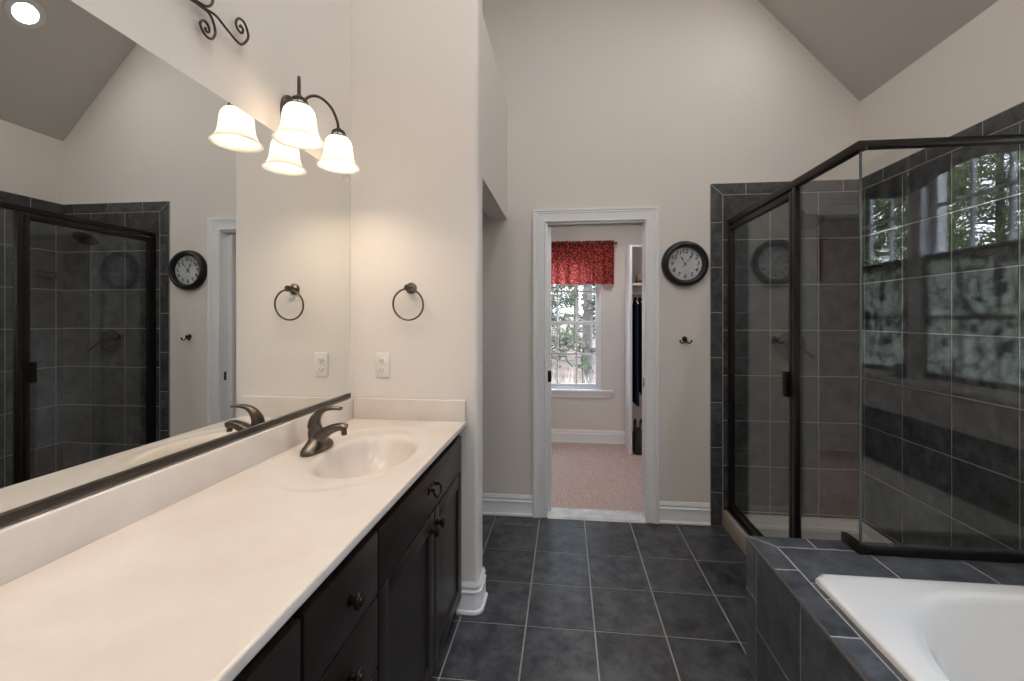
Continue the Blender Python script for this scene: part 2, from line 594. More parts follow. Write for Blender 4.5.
def shrink(poly, d):
    """inset a convex polygon by d"""
    n = len(poly)
    A = sum(poly[i - 1][0] * poly[i][1] - poly[i][0] * poly[i - 1][1] for i in range(n)) / 2
    if A < 0:
        poly = list(reversed(poly))
    out = []
    for i in range(n):
        p0, p1, p2 = V((*poly[i - 1], 0)), V((*poly[i], 0)), V((*poly[(i + 1) % n], 0))
        a, b = (p1 - p0), (p2 - p1)
        if a.length < 1e-7 or b.length < 1e-7:
            out.append(poly[i])
            continue
        a.normalize()
        b.normalize()
        na, nb = V((-a.y, a.x, 0)), V((-b.y, b.x, 0))
        k = 1 + na.dot(nb)
        m = (na + nb) / max(k, 0.2)
        q = p1 + m * d
        out.append((q.x, q.y))
    return out


def tile_slab(bm, poly, mp, gap=0.0028, t=0.004, bev=0.0012, mi=0):
    """one tile: a thin slab on the plane mp(u, v, height)"""
    p = shrink(poly, gap)
    xs, ys = [q[0] for q in p], [q[1] for q in p]
    if max(xs) - min(xs) < 0.006 or max(ys) - min(ys) < 0.006:
        return
    q = shrink(p, bev)
    b = [bm.verts.new(mp(x, y, 0.0)) for x, y in p]
    c = [bm.verts.new(mp(x, y, t - bev)) for x, y in p]
    d = [bm.verts.new(mp(x, y, t)) for x, y in q]
    n = len(p)
    for i in range(n):
        j = (i + 1) % n
        bm.faces.new((b[i], b[j], c[j], c[i])).material_index = mi
        bm.faces.new((c[i], c[j], d[j], d[i])).material_index = mi
    bm.faces.new(d).material_index = mi


def cuts(a, b, off, step):
    k = math.ceil((a - off) / step - 1e-6)
    out = [a]
    while off + k * step < b - 1e-6:
        v = off + k * step
        if v > a + 1e-6:
            out.append(v)
        k += 1
    out.append(b)
    return out


def tile_grid(bm, us, vs, mp, **kw):
    for a, b in zip(us, us[1:]):
        for c, d in zip(vs, vs[1:]):
            tile_slab(bm, [(a, c), (b, c), (b, d), (a, d)], mp, **kw)


def obj(name, bm, mat, parent=None, smooth=35, root=None):
    """link bm (in world coordinates) as ONE mesh object; with a parent its vertices move to the thing's own base"""
    bmesh.ops.recalc_face_normals(bm, faces=bm.faces[:])
    top = parent
    while top is not None and top.parent is not None:
        top = top.parent
    base = ROOTLOC.get(top.name, V((0, 0, 0))) if top is not None else V((0, 0, 0))
    if parent is None and root is not None:
        base = V(root)
    if base.length > 0:
        bmesh.ops.translate(bm, verts=bm.verts[:], vec=-base)
    me = bpy.data.meshes.new(name)
    bm.to_mesh(me)
    bm.free()
    for m in (mat if isinstance(mat, (list, tuple)) else [mat]):
        me.materials.append(m)
    if smooth:
        me.polygons.foreach_set('use_smooth', [True] * len(me.polygons))
        me.set_sharp_from_angle(angle=math.radians(smooth))
    me.update()
    o = bpy.data.objects.new(name, me)
    COL.objects.link(o)
    if parent is not None:
        o.parent = parent
    elif root is not None:
        o.location = root
        ROOTLOC[o.name] = V(root)
    return o


def tag(o, label, cat, group=None, kind=None):
    o['label'] = label
    o['category'] = cat
    if group:
        o['group'] = group
    if kind:
        o['kind'] = kind
    return o


def thing(name, label, cat, loc, group=None, kind=None):
    o = bpy.data.objects.new(name, None)
    o.empty_display_size = 0.1
    COL.objects.link(o)
    o.location = loc
    ROOTLOC[o.name] = V(loc)
    return tag(o, label, cat, group, kind)


def struct(name, bm, mat, label, cat, parent=None, smooth=35):
    o = obj(name, bm, mat, parent, smooth)
    if parent is None:
        tag(o, label, cat, kind='structure')
    return o


def dup(root, loc, label=None, group=None):
    r = root.copy()
    COL.objects.link(r)
    r.location = loc
    if label:
        r['label'] = label
    if group:
        r['group'] = group
    for ch in list(root.children):
        c = ch.copy()
        COL.objects.link(c)
        c.parent = r
        for g in ch.children:
            d = g.copy()
            COL.objects.link(d)
            d.parent = c
    return r


B = bmesh.new

# ------------------------------------------------------------------ key dimensions (metres)
XL, XR, YF = -1.022, 1.878, 2.90          # left wall, right wall, far wall
YC, XP = 1.92, -0.402                      # wall at the vanity's end, its free edge
YB = -2.3                                  # wall behind the camera
ZE, SLOPE, ZTOP = 2.755, 1.132, 3.9        # eave, ceiling pitch, flat top
XTOP = XR - (ZTOP - ZE) / SLOPE
YW = 4.647                                 # far wall of the closet room
DOOR_L, DOOR_R, DOOR_T = -0.132, 0.536, 2.03

# ------------------------------------------------------------------ the setting: floor, walls, ceiling
bm = B()
box(bm, -1.8, 1.9, YB, YF + 0.01, -0.10, -0.003, mi=1)
tile_grid(bm, cuts(-1.75, 1.20, 0.130, 0.3035), cuts(YB, YF, 2.775, 0.303), lambda u, v, h: V((u, v, h - 0.0035)), gap=0.0032, t=0.0035)
struct('floor', bm, [M['tile'], M['grout']], 'dark slate-look square floor tiles with pale grout in the bathroom', 'floor')

bm = B()
box(bm, -1.4, 1.7, YF + 0.095, YW + 0.1, -0.10, 0.004)
struct('floor_carpet', bm, M['carpet'], 'dusty pink carpet on the floor beyond the doorway', 'carpet', smooth=None)

bm = B()
out = [(-1.9, -0.05), (DOOR_L, -0.05), (DOOR_L, DOOR_T), (DOOR_R + 0.014, DOOR_T), (DOOR_R + 0.014, -0.05), (2.03, -0.05), (2.03, ZE - SLOPE * (2.03 - XR) + 0.05), (XTOP, ZTOP + 0.05), (-1.9, ZTOP + 0.05)]
prism(bm, [(x, YF, z) for x, z in out], (0, 0.10, 0))
struct('wall_far', bm, M['paint'], 'beige painted far wall around the doorway with the clock on it', 'wall', smooth=None)

bm = B()
box(bm, XL - 0.12, XL, YB, YC + 0.05, -0.05, ZTOP + 0.05)
struct('wall_left', bm, M['paint'], 'beige painted left wall behind the vanity mirror', 'wall', smooth=None)

# the short wall at the end of the vanity, with a rounded free corner; it carries on as a header over the opening behind it
bm = B()
pts = [(XL - 0.1, YC), (XP - 0.022, YC)]
for k in range(1, 8):
    a = PI / 2 * k / 8
    pts.append((XP - 0.022 + 0.022 * math.sin(a), YC + 0.022 - 0.022 * math.cos(a)))
pts += [(XP, YC + 0.022), (XP, YC + 0.105), (XP - 0.022, YC + 0.125), (XL - 0.1, YC + 0.125)]
prism(bm, [(x, y, -0.02) for x, y in pts], (0, 0, 2.98))
prism(bm, [(x, y, 2.061) for x, y in ((XP, YC + 0.1052), (XP, YF + 0.02), (XP - 0.12, YF + 0.02), (XP - 0.12, YC + 0.1262), (XP - 0.0225, YC + 0.1262))], (0, 0, 2.868 - 2.061))
box(bm, -1.9, XP - 0.1205, YC + 0.1265, YF + 0.02, 2.80, 2.866)
struct('wall_vanity_end', bm, M['paint'], 'short beige wall with rounded corner at the end of the vanity, with a header and high ledge behind it', 'wall', smooth=30)
bm = B()
box(bm, -1.9, -1.75, YC - 0.1, YF + 0.1, -0.05, ZTOP)
box(bm, -1.9, XL - 0.05, YC, YC + 0.12, -0.05, ZTOP)
struct('wall_alcove', bm, M['paint'], 'beige wall inside the opening left of the doorway', 'wall', smooth=None)
bm = B()
box(bm, -1.9, XP - 0.06, YC + 0.05, YF + 0.05, 2.44, 2.54)
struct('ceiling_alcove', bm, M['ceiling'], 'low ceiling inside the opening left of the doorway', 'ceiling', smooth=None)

# right wall, two window openings over the tub
WA, WB, WZ0, WZ1 = (0.19, 0.815), (0.855, 1.51), 1.035, 2.27
bm = B()
ys = [YB, WA[0], WA[1], WB[0], WB[1], YF + 0.05]
for k in range(5):
    a, b = ys[k], ys[k + 1]
    if k in (1, 3):
        box(bm, XR, XR + 0.15, a, b, -0.05, WZ0)
        box(bm, XR, XR + 0.15, a, b, WZ1, ZE + 0.02)
    else:
        box(bm, XR, XR + 0.15, a, b, -0.05, ZE + 0.02)
bmesh.ops.remove_doubles(bm, verts=bm.verts[:], dist=1e-5)
struct('wall_right', bm, M['paint'], 'beige right wall above the dark shower and tub tiling', 'wall', smooth=None)

bm = B()
box(bm, -1.9, 2.05, YB - 0.12, YB, -0.05, ZTOP + 0.05)
struct('wall_back', bm, M['paint'], 'beige wall behind the photographer', 'wall', smooth=None)

bm = B()
cz = lambda x: ZE + SLOPE * (XR - x)
prof = [(-1.95, ZTOP), (XTOP, ZTOP), (2.06, cz(2.06)), (2.14, cz(2.06)), (XTOP + 0.05, ZTOP + 0.12), (-1.95, ZTOP + 0.12)]
prism(bm, [(x, YB - 0.1, z) for x, z in prof], (0, YF - YB + 0.24, 0))
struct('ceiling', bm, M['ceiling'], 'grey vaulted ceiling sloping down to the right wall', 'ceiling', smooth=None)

# ---- closet room beyond the doorway
CWL, CWR, CWZ0, CWZ1 = -0.35, 0.395, 0.585, 2.06
bm = B()
xs = [-1.4, CWL, CWR, 1.7]
for k in range(3):
    if k == 1:
        box(bm, xs[1], xs[2], YW, YW + 0.14, -0.05, CWZ0)
        box(bm, xs[1], xs[2], YW, YW + 0.14, CWZ1, 2.6)
    else:
        box(bm, xs[k], xs[k + 1], YW, YW + 0.14, -0.05, 2.6)
bmesh.ops.remove_doubles(bm, verts=bm.verts[:], dist=1e-5)
struct('wall_closet_far', bm, M['paint'], 'beige wall with the window in the room beyond the doorway', 'wall', smooth=None)
bm = B()
box(bm, -1.4, -1.28, YF + 0.095, YW + 0.1, -0.05, 2.6)
struct('wall_closet_left', bm, M['paint'], 'left wall of the room beyond the doorway', 'wall', smooth=None)
bm = B()
box(bm, 1.58, 1.7, YF + 0.095, YW + 0.1, -0.05, 2.6)
struct('wall_closet_right', bm, M['paint'], 'right wall of the room beyond the doorway', 'wall', smooth=None)
bm = B()
box(bm, -1.4, 1.7, YF + 0.095, YW + 0.14, 2.50, 2.62)
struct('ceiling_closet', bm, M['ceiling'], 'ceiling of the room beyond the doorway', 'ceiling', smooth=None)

# ---- baseboards
BASE = [(0, 0), (0.019, 0), (0.023, 0.003), (0.024, 0.011), (0.021, 0.018), (0.014, 0.021), (0.013, 0.024), (0.013, 0.094), (0.016, 0.097), (0.016, 0.103), (0.009, 0.109), (0.009, 0.118), (0.012, 0.122), (0.011, 0.129), (0.005, 0.137), (0.004, 0.144), (0, 0.145)]


def baseboard(name, path, label, flip=False):
    bm = B()
    sweep(bm, path, BASE, (0, 0, 1), flip)
    struct(name, bm, M['white'], label, 'baseboard', smooth=30)


baseboard('baseboard_far_left', [(-1.72, YF, 0), (-0.2225, YF, 0)], 'white baseboard left of the doorway')
baseboard('baseboard_far_right', [(0.6265, YF, 0), (0.954, YF, 0)], 'white baseboard under the clock')
pth = [(-0.500, YC, 0), (XP - 0.022, YC, 0)]
for k in range(1, 5):
    a = PI / 2 * k / 5
    pth.append((XP - 0.022 + 0.022 * math.sin(a), YC + 0.022 - 0.022 * math.cos(a), 0))
pth += [(XP, YC + 0.022, 0), (XP, YC + 0.125, 0)]
baseboard('baseboard_vanity_end', pth, 'white baseboard wrapping the rounded corner at the vanity end')
baseboard('baseboard_closet', [(-1.28, YW, 0.004), (1.58, YW, 0.004)], 'white baseboard below the window beyond the doorway')

# ---- doorway: casing, jambs, pocket door, threshold
CAS = [(0, 0), (0, 0.012), (0.006, 0.016), (0.010, 0.012), (0.040, 0.014), (0.058, 0.017), (0.062, 0.021), (0.068, 0.019), (0.074, 0.024), (0.088, 0.024), (0.088, 0)]


def casing(name, path, up, label, flip=False, prof=CAS, parent=None):
    bm = B()
    sweep(bm, path, prof, up, flip)
    return struct(name, bm, M['white'], label, 'door trim', parent, smooth=25)


casing('trim_1', [(DOOR_L, YF, 0), (DOOR_L, YF, DOOR_T), (DOOR_R, YF, DOOR_T), (DOOR_R, YF, 0)], (0, -1, 0), 'white moulded casing around the doorway', flip=True)
casing('trim_2', [(DOOR_L, YF + 0.10, 0), (DOOR_L, YF + 0.10, DOOR_T), (DOOR_R, YF + 0.10, DOOR_T), (DOOR_R, YF + 0.10, 0)], (0, 1, 0), 'white moulded casing on the far side of the doorway', flip=False)

dr = thing('door_1', 'white pocket door slid almost fully into the left side of the doorway', 'door', (DOOR_L, YF, 0), kind='structure')
bm = B()
box(bm, DOOR_L - 0.002, DOOR_L + 0.012, YF - 0.002, YF + 0.030, 0, DOOR_T, bevel=0.002)
box(bm, DOOR_L - 0.002, DOOR_L + 0.012, YF + 0.072, YF + 0.102, 0, DOOR_T, bevel=0.002)
obj('jamb', bm, M['white'], dr, 30)
bm = B()
box(bm, DOOR_R, DOOR_R + 0.0145, YF - 0.002, YF + 0.102, 0, DOOR_T, bevel=0.002)
jb = obj('jamb', bm, M['white'], dr, 30)
bm = B()
box(bm, DOOR_L + 0.012, DOOR_R, YF - 0.002, YF + 0.030, DOOR_T - 0.012, DOOR_T + 0.002, bevel=0.002)
box(bm, DOOR_L + 0.012, DOOR_R, YF + 0.072, YF + 0.102, DOOR_T - 0.012, DOOR_T + 0.002, bevel=0.002)
obj('head_jamb', bm, M['white'], dr, 30)
bm = B()
box(bm, DOOR_L + 0.01, DOOR_R - 0.01, YF + 0.031, YF + 0.071, DOOR_T - 0.004, DOOR_T + 0.002)
box(bm, DOOR_L + 0.01, DOOR_R - 0.01, YF + 0.040, YF + 0.046, DOOR_T - 0.020, DOOR_T - 0.004)
box(bm, DOOR_L + 0.01, DOOR_R - 0.01, YF + 0.056, YF + 0.062, DOOR_T - 0.020, DOOR_T - 0.004)
o = obj('track', bm, M['steel'], dr, 30)
o['label'] = 'steel door track'
bm = B()
box(bm, DOOR_L - 0.55, DOOR_L + 0.036, YF + 0.035, YF + 0.067, 0.022, DOOR_T - 0.022, bevel=0.003)
dp = obj('door_panel', bm, M['white'], dr, 30)
bm = B()
box(bm, DOOR_L + 0.009, DOOR_L + 0.0365, YF + 0.0325, YF + 0.0695, 0.925, 1.005, bevel=0.003)
box(bm, DOOR_L + 0.0365, DOOR_L + 0.038, YF + 0.041, YF + 0.061, 0.935, 0.995, bevel=0.001)
o = obj('flush_pull', bm, M['orb'], dp, 30)
o['label'] = 'dark bronze flush pull on the door edge'
bm = B()
box(bm, DOOR_R - 0.0025, DOOR_R + 0.001, YF + 0.028, YF + 0.050, 0.90, 0.965, bevel=0.002)
o = obj('strike_plate', bm, M['orb'], jb, 30)
o['label'] = 'dark strike plate in the jamb'

bm = B()
prism(bm, [(DOOR_L + 0.012, YF - 0.022, 0.0), (DOOR_L + 0.012, YF - 0.012, 0.014), (DOOR_L + 0.012, YF + 0.125, 0.012), (DOOR_L + 0.012, YF + 0.136, 0.003), (DOOR_L + 0.012, YF + 0.136, -0.01), (DOOR_L + 0.012, YF - 0.022, -0.01)], (DOOR_R - DOOR_L - 0.013, 0, 0))
struct('door_threshold', bm, M['marble'], 'white marble threshold on the floor of the doorway', 'threshold', smooth=None)


# ---- windows
def window(name, label, mp, u0, u1, z0, z1, depth, cols, zmeet, stool=None, apron=None, sign=1):
    """mp(u, w, z): u along the wall, w outwards from the wall's inner face"""
    w = thing(name, label, 'window', mp((u0 + u1) / 2, 0, z0), kind='structure')
    fw = 0.022
    bm = B()
    for a, b, c, d in ((u0, u0 + fw, z0, z1), (u1 - fw, u1, z0, z1), (u0 + fw, u1 - fw, z0, z0 + fw), (u0 + fw, u1 - fw, z1 - fw, z1)):
        box(bm, a, b, depth - 0.05, depth + 0.05, c, d, bevel=0.002, mp=mp)
    obj('window_frame', bm, M['white'], w, 30)
    sw = 0.036
    for s, (a, b, off) in enumerate(((z0 + fw, zmeet + 0.018, -0.02), (zmeet - 0.018, z1 - fw, 0.015))):
        bm = B()
        for p, q, c, d in ((u0 + fw, u0 + fw + sw, a, b), (u1 - fw - sw, u1 - fw, a, b), (u0 + fw + sw, u1 - fw - sw, a, a + sw), (u0 + fw + sw, u1 - fw - sw, b - sw, b)):
            box(bm, p, q, depth + off - 0.011, depth + off + 0.011, c, d, bevel=0.003, mp=mp)
        sash = obj('sash', bm, M['white'], w, 30)
        bm = B()
        g0, g1 = u0 + fw + sw, u1 - fw - sw
        for k in range(1, cols):
            x = g0 + (g1 - g0) * k / cols
            box(bm, x - 0.0105, x + 0.0105, depth + off - 0.007, depth + off + 0.007, a + sw, b - sw, bevel=0.002, mp=mp)
        zm = (a + b) / 2
        box(bm, g0, g1, depth + off - 0.0065, depth + off + 0.0065, zm - 0.0105, zm + 0.0105, bevel=0.002, mp=mp)
        obj('muntin', bm, M['white'], sash, 30)
        bm = B()
        box(bm, g0 - 0.004, g1 + 0.004, depth + off - 0.002, depth + off + 0.002, a + sw - 0.004, b - sw + 0.004, mp=mp)
        obj('pane', bm, M['pane'], sash, None)
    if stool:
        bm = B()
        box(bm, u0 - stool[0], u1 + stool[0], -stool[1], depth - 0.04, z0 - 0.028, z0 + 0.002, bevel=0.006, mp=mp)
        obj('window_sill', bm, M['white'], w, 30)
    if apron:
        bm = B()
        box(bm, u0 - stool[0] + 0.02, u1 + stool[0] - 0.02, -0.018, 0.004, z0 - 0.028 - apron, z0 - 0.027, bevel=0.005, mp=mp)
        obj('apron', bm, M['white'], w, 30)
    return w


window('window_1', 'white double-hung window with grid beyond the doorway', lambda u, w, z: V((u, YW + w, z)), CWL, CWR, CWZ0, CWZ1, 0.09, 3, 1.32, (0.125, 0.035), 0.055)
BWP = lambda u, w, z: V((XR + w, u, z))
window('window_2', 'white window over the tub farther from the shower, seen reflected in shower glass', BWP, WA[0], WA[1], WZ0, WZ1, 0.052, 3, 1.69, (0.01, 0.02))
window('window_3', 'white window over the tub nearer to the shower, seen reflected in shower glass', BWP, WB[0], WB[1], WZ0, WZ1, 0.052, 3, 1.69, (0.01, 0.02))

# ---- shower wall tiling
FAR = lambda u, v, h: V((u, YF - 0.006 - h, v))
RGT = lambda u, v, h: V((XR - 0.006 - h, u, v))
ZT0, ZT1 = 2.183, 2.260
zc = [0.0] + [2.183 - 0.297 * k for k in range(7, -1, -1)]
bm = B()
box(bm, 0.956, XR, YF - 0.0075, YF + 0.002, 0.0, ZT1, mi=1)
tile_grid(bm, [1.034, 1.330, 1.626, 1.8715], zc, FAR)
b0, b1 = 0.956, 1.034
zb = [0.0] + [ZT0 - 0.181 - 0.297 * k for k in range(6, -1, -1)]
for a, b in zip(zb, zb[1:]):
    tile_slab(bm, [(b0, a), (b1, a), (b1, b), (b0, b)], FAR)
tile_slab(bm, [(b0, zb[-1]), (b1, zb[-1]), (b1, ZT0), (b0, ZT1)], FAR)
xb = [1.180, 1.477, 1.774, 1.8715]
tile_slab(bm, [(b1, ZT0), (xb[0], ZT0), (xb[0], ZT1), (b0, ZT1)], FAR)
for a, b in zip(xb, xb[1:]):
    tile_slab(bm, [(a, ZT0), (b, ZT0), (b, ZT1), (a, ZT1)], FAR)
struct('wall_shower_far', bm, [M['wtile'], M['grout']], 'dark slate tiles with mitred border on the far shower wall', 'tiled wall', smooth=25)

bm = B()
YT0, YT1 = 1.567, 1.645
box(bm, XR - 0.0075, XR + 0.002, YT0, YF - 0.006, 0.0, ZT1, mi=1)
box(bm, XR - 0.0075, XR + 0.002, -0.35, YT0, 0.513, 0.828, mi=1)
yr = [YT1, 1.942, 2.249, 2.549, 2.846, YF - 0.0065]
tile_grid(bm, yr, zc, RGT)
for a, b in zip(zb, zb[1:]):
    if b > 0.9:
        tile_slab(bm, [(YT0, max(a, 0.828)), (YT1, max(a, 0.828)), (YT1, b), (YT0, b)], RGT)
tile_slab(bm, [(YT0, zb[-1]), (YT1, zb[-1]), (YT1, ZT0), (YT0, ZT1)], RGT)
yb = [1.80, 2.097, 2.394, 2.691, YF - 0.0065]
tile_slab(bm, [(YT1, ZT0), (yb[0], ZT0), (yb[0], ZT1), (YT0, ZT1)], RGT)
for a, b in zip(yb, yb[1:]):
    tile_slab(bm, [(a, ZT0), (b, ZT0), (b, ZT1), (a, ZT1)], RGT)
tile_grid(bm, cuts(-0.35, YT1, YT1, 0.297), [0.514, 0.748, 0.828], RGT)
struct('wall_shower_right', bm, [M['wtile'], M['grout']], 'dark slate tiles on the right wall of shower and tub', 'tiled wall', smooth=25)

# ------------------------------------------------------------------ tub deck and bathtub
XA, YE, ZD = 0.716, 1.757, 0.507             # apron face, far end, top of the deck
TX0, TX1, TY0, TY1 = 0.814, 1.842, -0.02, 1.492
dk = thing('tub_deck', 'dark slate-tiled deck around the white bathtub', 'tub deck', (XA, YE, 0))
bm = B()
box(bm, XA + 0.0015, XA + 0.06, -0.34, YE - 0.0015, 0, ZD - 0.0045, mi=1)
APS = lambda u, v, h: V((XA + 0.004 - h, u, v))
tile_grid(bm, [-0.34, 0.182, 0.478, 0.775, 1.071, 1.368, 1.666], [0.002, 0.205, 0.500], APS)
tile_grid(bm, [1.666, YE], [0.002, 0.304, 0.500], APS)
obj('apron_side', bm, [M['dtile'], M['grout']], dk, 25)
bm = B()
box(bm, XA + 0.06, XR - 0.0105, YE - 0.06, YE - 0.0015, 0, ZD - 0.0045, mi=1)
tile_grid(bm, [XA, 0.798, 1.103, 1.40, 1.697, XR - 0.0105], [0.002, 0.205, 0.500], lambda u, v, h: V((u, YE - 0.004 + h, v)))
obj('apron_end', bm, [M['dtile'], M['grout']], dk, 25)
bm = B()
TOP = lambda u, v, h: V((u, v, ZD - 0.004 + h))
# grout bed around the tub's hole
for x0, x1, y0, y1 in ((XA + 0.004, TX0 + 0.03, -0.34, YE - 0.0015), (TX0 + 0.03, XR - 0.0105, TY1 - 0.03, YE - 0.004), (TX1 - 0.03, XR - 0.0105, -0.34, TY1 - 0.03), (TX0 + 0.03, TX1 - 0.03, -0.34, TY0 + 0.03)):
    box(bm, x0, x1, y0, y1, ZD - 0.03, ZD - 0.0012, mi=1)
e0, e1, f0, f1 = XA, 0.798, 1.680, YE
yl = [-0.34, 0.0, 0.3035, 0.610, 0.917, 1.224, 1.531]
for a, b in zip(yl, yl[1:]):
    tile_slab(bm, [(e0, a), (e1, a), (e1, b), (e0, b)], TOP)
tile_slab(bm, [(e0, 1.531), (e1, 1.531), (e1, f0), (e0, f1)], TOP)
xf = [0.94, 1.237, 1.534, XR - 0.0105]
tile_slab(bm, [(e1, f0), (xf[0], f0), (xf[0], f1), (e0, f1)], TOP)
for a, b in zip(xf, xf[1:]):
    tile_slab(bm, [(a, f0), (b, f0), (b, f1), (a, f1)], TOP)
tile_grid(bm, [e1, 1.110, 1.410, 1.71, XR - 0.0105], [TY1 - 0.028, f0], TOP)
yi = [-0.34, 0.20, 0.50, 0.80, 1.09, 1.385, TY1 - 0.028]
tile_grid(bm, [e1, TX0 + 0.028], yi, TOP, gap=0.002)
tile_grid(bm, [TX1 - 0.028, XR - 0.0105], yi, TOP)
tile_grid(bm, [TX0 + 0.028, 1.1, 1.4, 1.7, TX1 - 0.028], [-0.34, TY0 + 0.028], TOP)
obj('deck_top', bm, [M['dtile'], M['grout']], dk, 25)
bm = B()
prism(bm, [(XA - 0.0012, -0.34, ZD - 0.005), (XA + 0.002, -0.34, ZD - 0.005), (XA + 0.002, -0.34, ZD + 0.0004), (XA - 0.0012, -0.34, ZD + 0.0004)], (0, YE + 0.34, 0))
o = obj('edge_trim', bm, M['trimstrip'], dk, None)
o['label'] = 'thin beige metal strip along the deck edge'

tb = thing('bathtub', 'white drop-in bathtub with oval basin set in the dark tiled deck', 'bathtub', ((TX0 + TX1) / 2, (TY0 + TY1) / 2, ZD))
bm = B()
cx, cy = (TX0 + TX1) / 2, (TY0 + TY1) / 2
hx, hy = (TX1 - TX0) / 2, (TY1 - TY0) / 2
NA = 144
ang = [2 * PI * k / NA for k in range(NA)]


def superell(a, rx, ry, n):
    c, s = math.cos(a), math.sin(a)
    r = (abs(c / rx) ** n + abs(s / ry) ** n) ** (-1.0 / n)
    return r * c, r * s


rings = [(hx, hy, 60, -0.004), (hx, hy, 60, 0.011), (hx - 0.003, hy - 0.003, 60, 0.017), (hx - 0.011, hy - 0.011, 50, 0.0195), (hx - 0.035, hy - 0.03, 14, 0.0205),
         (0.466, 0.706, 3.5, 0.0205), (0.456, 0.695, 3.2, 0.0185), (0.446, 0.685, 3.0, 0.010), (0.437, 0.678, 2.8, -0.008), (0.425, 0.662, 2.7, -0.06), (0.405, 0.635, 2.6, -0.16),
         (0.385, 0.60, 2.6, -0.26), (0.36, 0.565, 2.6, -0.335), (0.33, 0.53, 2.6, -0.372), (0.28, 0.47, 2.5, -0.388), (0.15, 0.28, 2.3, -0.393)]
vr = []
for rx, ry, n, z in rings:
    vr.append([bm.verts.new((cx + superell(a, rx, ry, n)[0], cy + superell(a, rx, ry, n)[1], ZD + z)) for a in ang])
for A, C in zip(vr, vr[1:]):
    for k in range(NA):
        bm.faces.new((A[k], A[(k + 1) % NA], C[(k + 1) % NA], C[k]))
c0 = bm.verts.new((cx, cy, ZD - 0.394))
for k in range(NA):
    bm.faces.new((vr[-1][k], vr[-1][(k + 1) % NA], c0))
obj('tub_shell', bm, M['tub'], tb, 50)
bm = B()
lathe(bm, [(0.03, 0), (0.03, 0.004), (0.02, 0.006), (0.0, 0.006)], (cx, cy - 0.35, ZD - 0.393), (0, 0, 1))
o = obj('drain', bm, M['orb'], tb)
o['label'] = 'dark bronze drain'

# ------------------------------------------------------------------ shower: pan, curb, enclosure, fittings
sp = thing('shower_pan', 'cream shower base with a beige curb under the glass door', 'shower base', (1.06, YF, 0))
bm = B()
px0, px1, py0, py1 = 1.1105, XR - 0.011, YE + 0.003, YF - 0.011
box(bm, px0, px1, py0, py1, 0.0, 0.042, bevel=0.004)
lip = [(0.0, 0.03), (0.0, 0.086), (0.004, 0.09), (0.028, 0.09), (0.034, 0.086), (0.042, 0.046), (0.052, 0.042), (0.052, 0.03)]
sweep(bm, [(px0, py1, 0), (px0, py0, 0), (px1, py0, 0), (px1, py1, 0)], [(-a, b) for a, b in lip], (0, 0, 1), closed=True)
obj('shower_floor', bm, M['pan'], sp, 40)
bm = B()
lathe(bm, [(0.05, 0), (0.05, 0.003), (0.042, 0.005), (0.0, 0.004)], (1.48, 2.35, 0.042), (0, 0, 1))
o = obj('drain', bm, M['orb'], sp)
o['label'] = 'dark round shower drain'
bm = B()
box(bm, 1.035, 1.110, YE + 0.002, YF - 0.011, 0.0, 0.108, bevel=0.004)
o = obj('curb', bm, M['curb'], sp, 30)
o['label'] = 'beige marble curb'

XD, YG, ZR = 1.078, 1.662, 2.018            # door plane, side panel plane, top of the frame
YM = 2.103                                  # meeting of door and fixed panel
en = thing('shower_enclosure', 'dark bronze framed glass shower enclosure with hinged door above the tub deck', 'shower enclosure', (XD, YF, 0.108))
bm = B()
box(bm, XD - 0.016, XD + 0.016, YG - 0.016, YF - 0.011, ZR - 0.034, ZR, bevel=0.003)
obj('top_rail', bm, M['frame'], en, 30)
bm = B()
box(bm, XD + 0.0162, XR - 0.011, YG - 0.016, YG + 0.016, ZR - 0.027, ZR, bevel=0.003)
obj('top_rail', bm, M['frame'], en, 30)
bm = B()
box(bm, XD - 0.015, XD + 0.015, YF - 0.040, YF - 0.011, 0.108, ZR - 0.033, bevel=0.003)
obj('wall_jamb', bm, M['frame'], en, 30)
bm = B()
box(bm, XD - 0.015, XD + 0.015, YM - 0.028, YM - 0.002, 0.108, ZR - 0.033, bevel=0.003)
obj('mullion', bm, M['frame'], en, 30)
bm = B()
box(bm, XD - 0.022, XD + 0.022, YE + 0.004, YF - 0.011, 0.108, 0.126, bevel=0.003)
box(bm, XD - 0.010, XD + 0.010, YE + 0.004, YF - 0.011, 0.124, 0.136, bevel=0.002)
obj('sill_rail', bm, M['frame'], en, 30)
bm = B()
box(bm, XD - 0.011, XD + 0.011, YG - 0.009, YE - 0.002, ZD + 0.0005, ZD + 0.036, bevel=0.003)
obj('deck_rail', bm, M['frame'], en, 30)
bm = B()
box(bm, XD + 0.0112, XR - 0.011, YG - 0.009, YG + 0.009, ZD + 0.0005, ZD + 0.029, bevel=0.003)
obj('deck_rail', bm, M['frame'], en, 30)
bm = B()
box(bm, XR - 0.030, XR - 0.0105, YG - 0.013, YG + 0.013, ZD + 0.028, ZR - 0.033, bevel=0.002)
obj('wall_jamb', bm, M['frame'], en, 30)
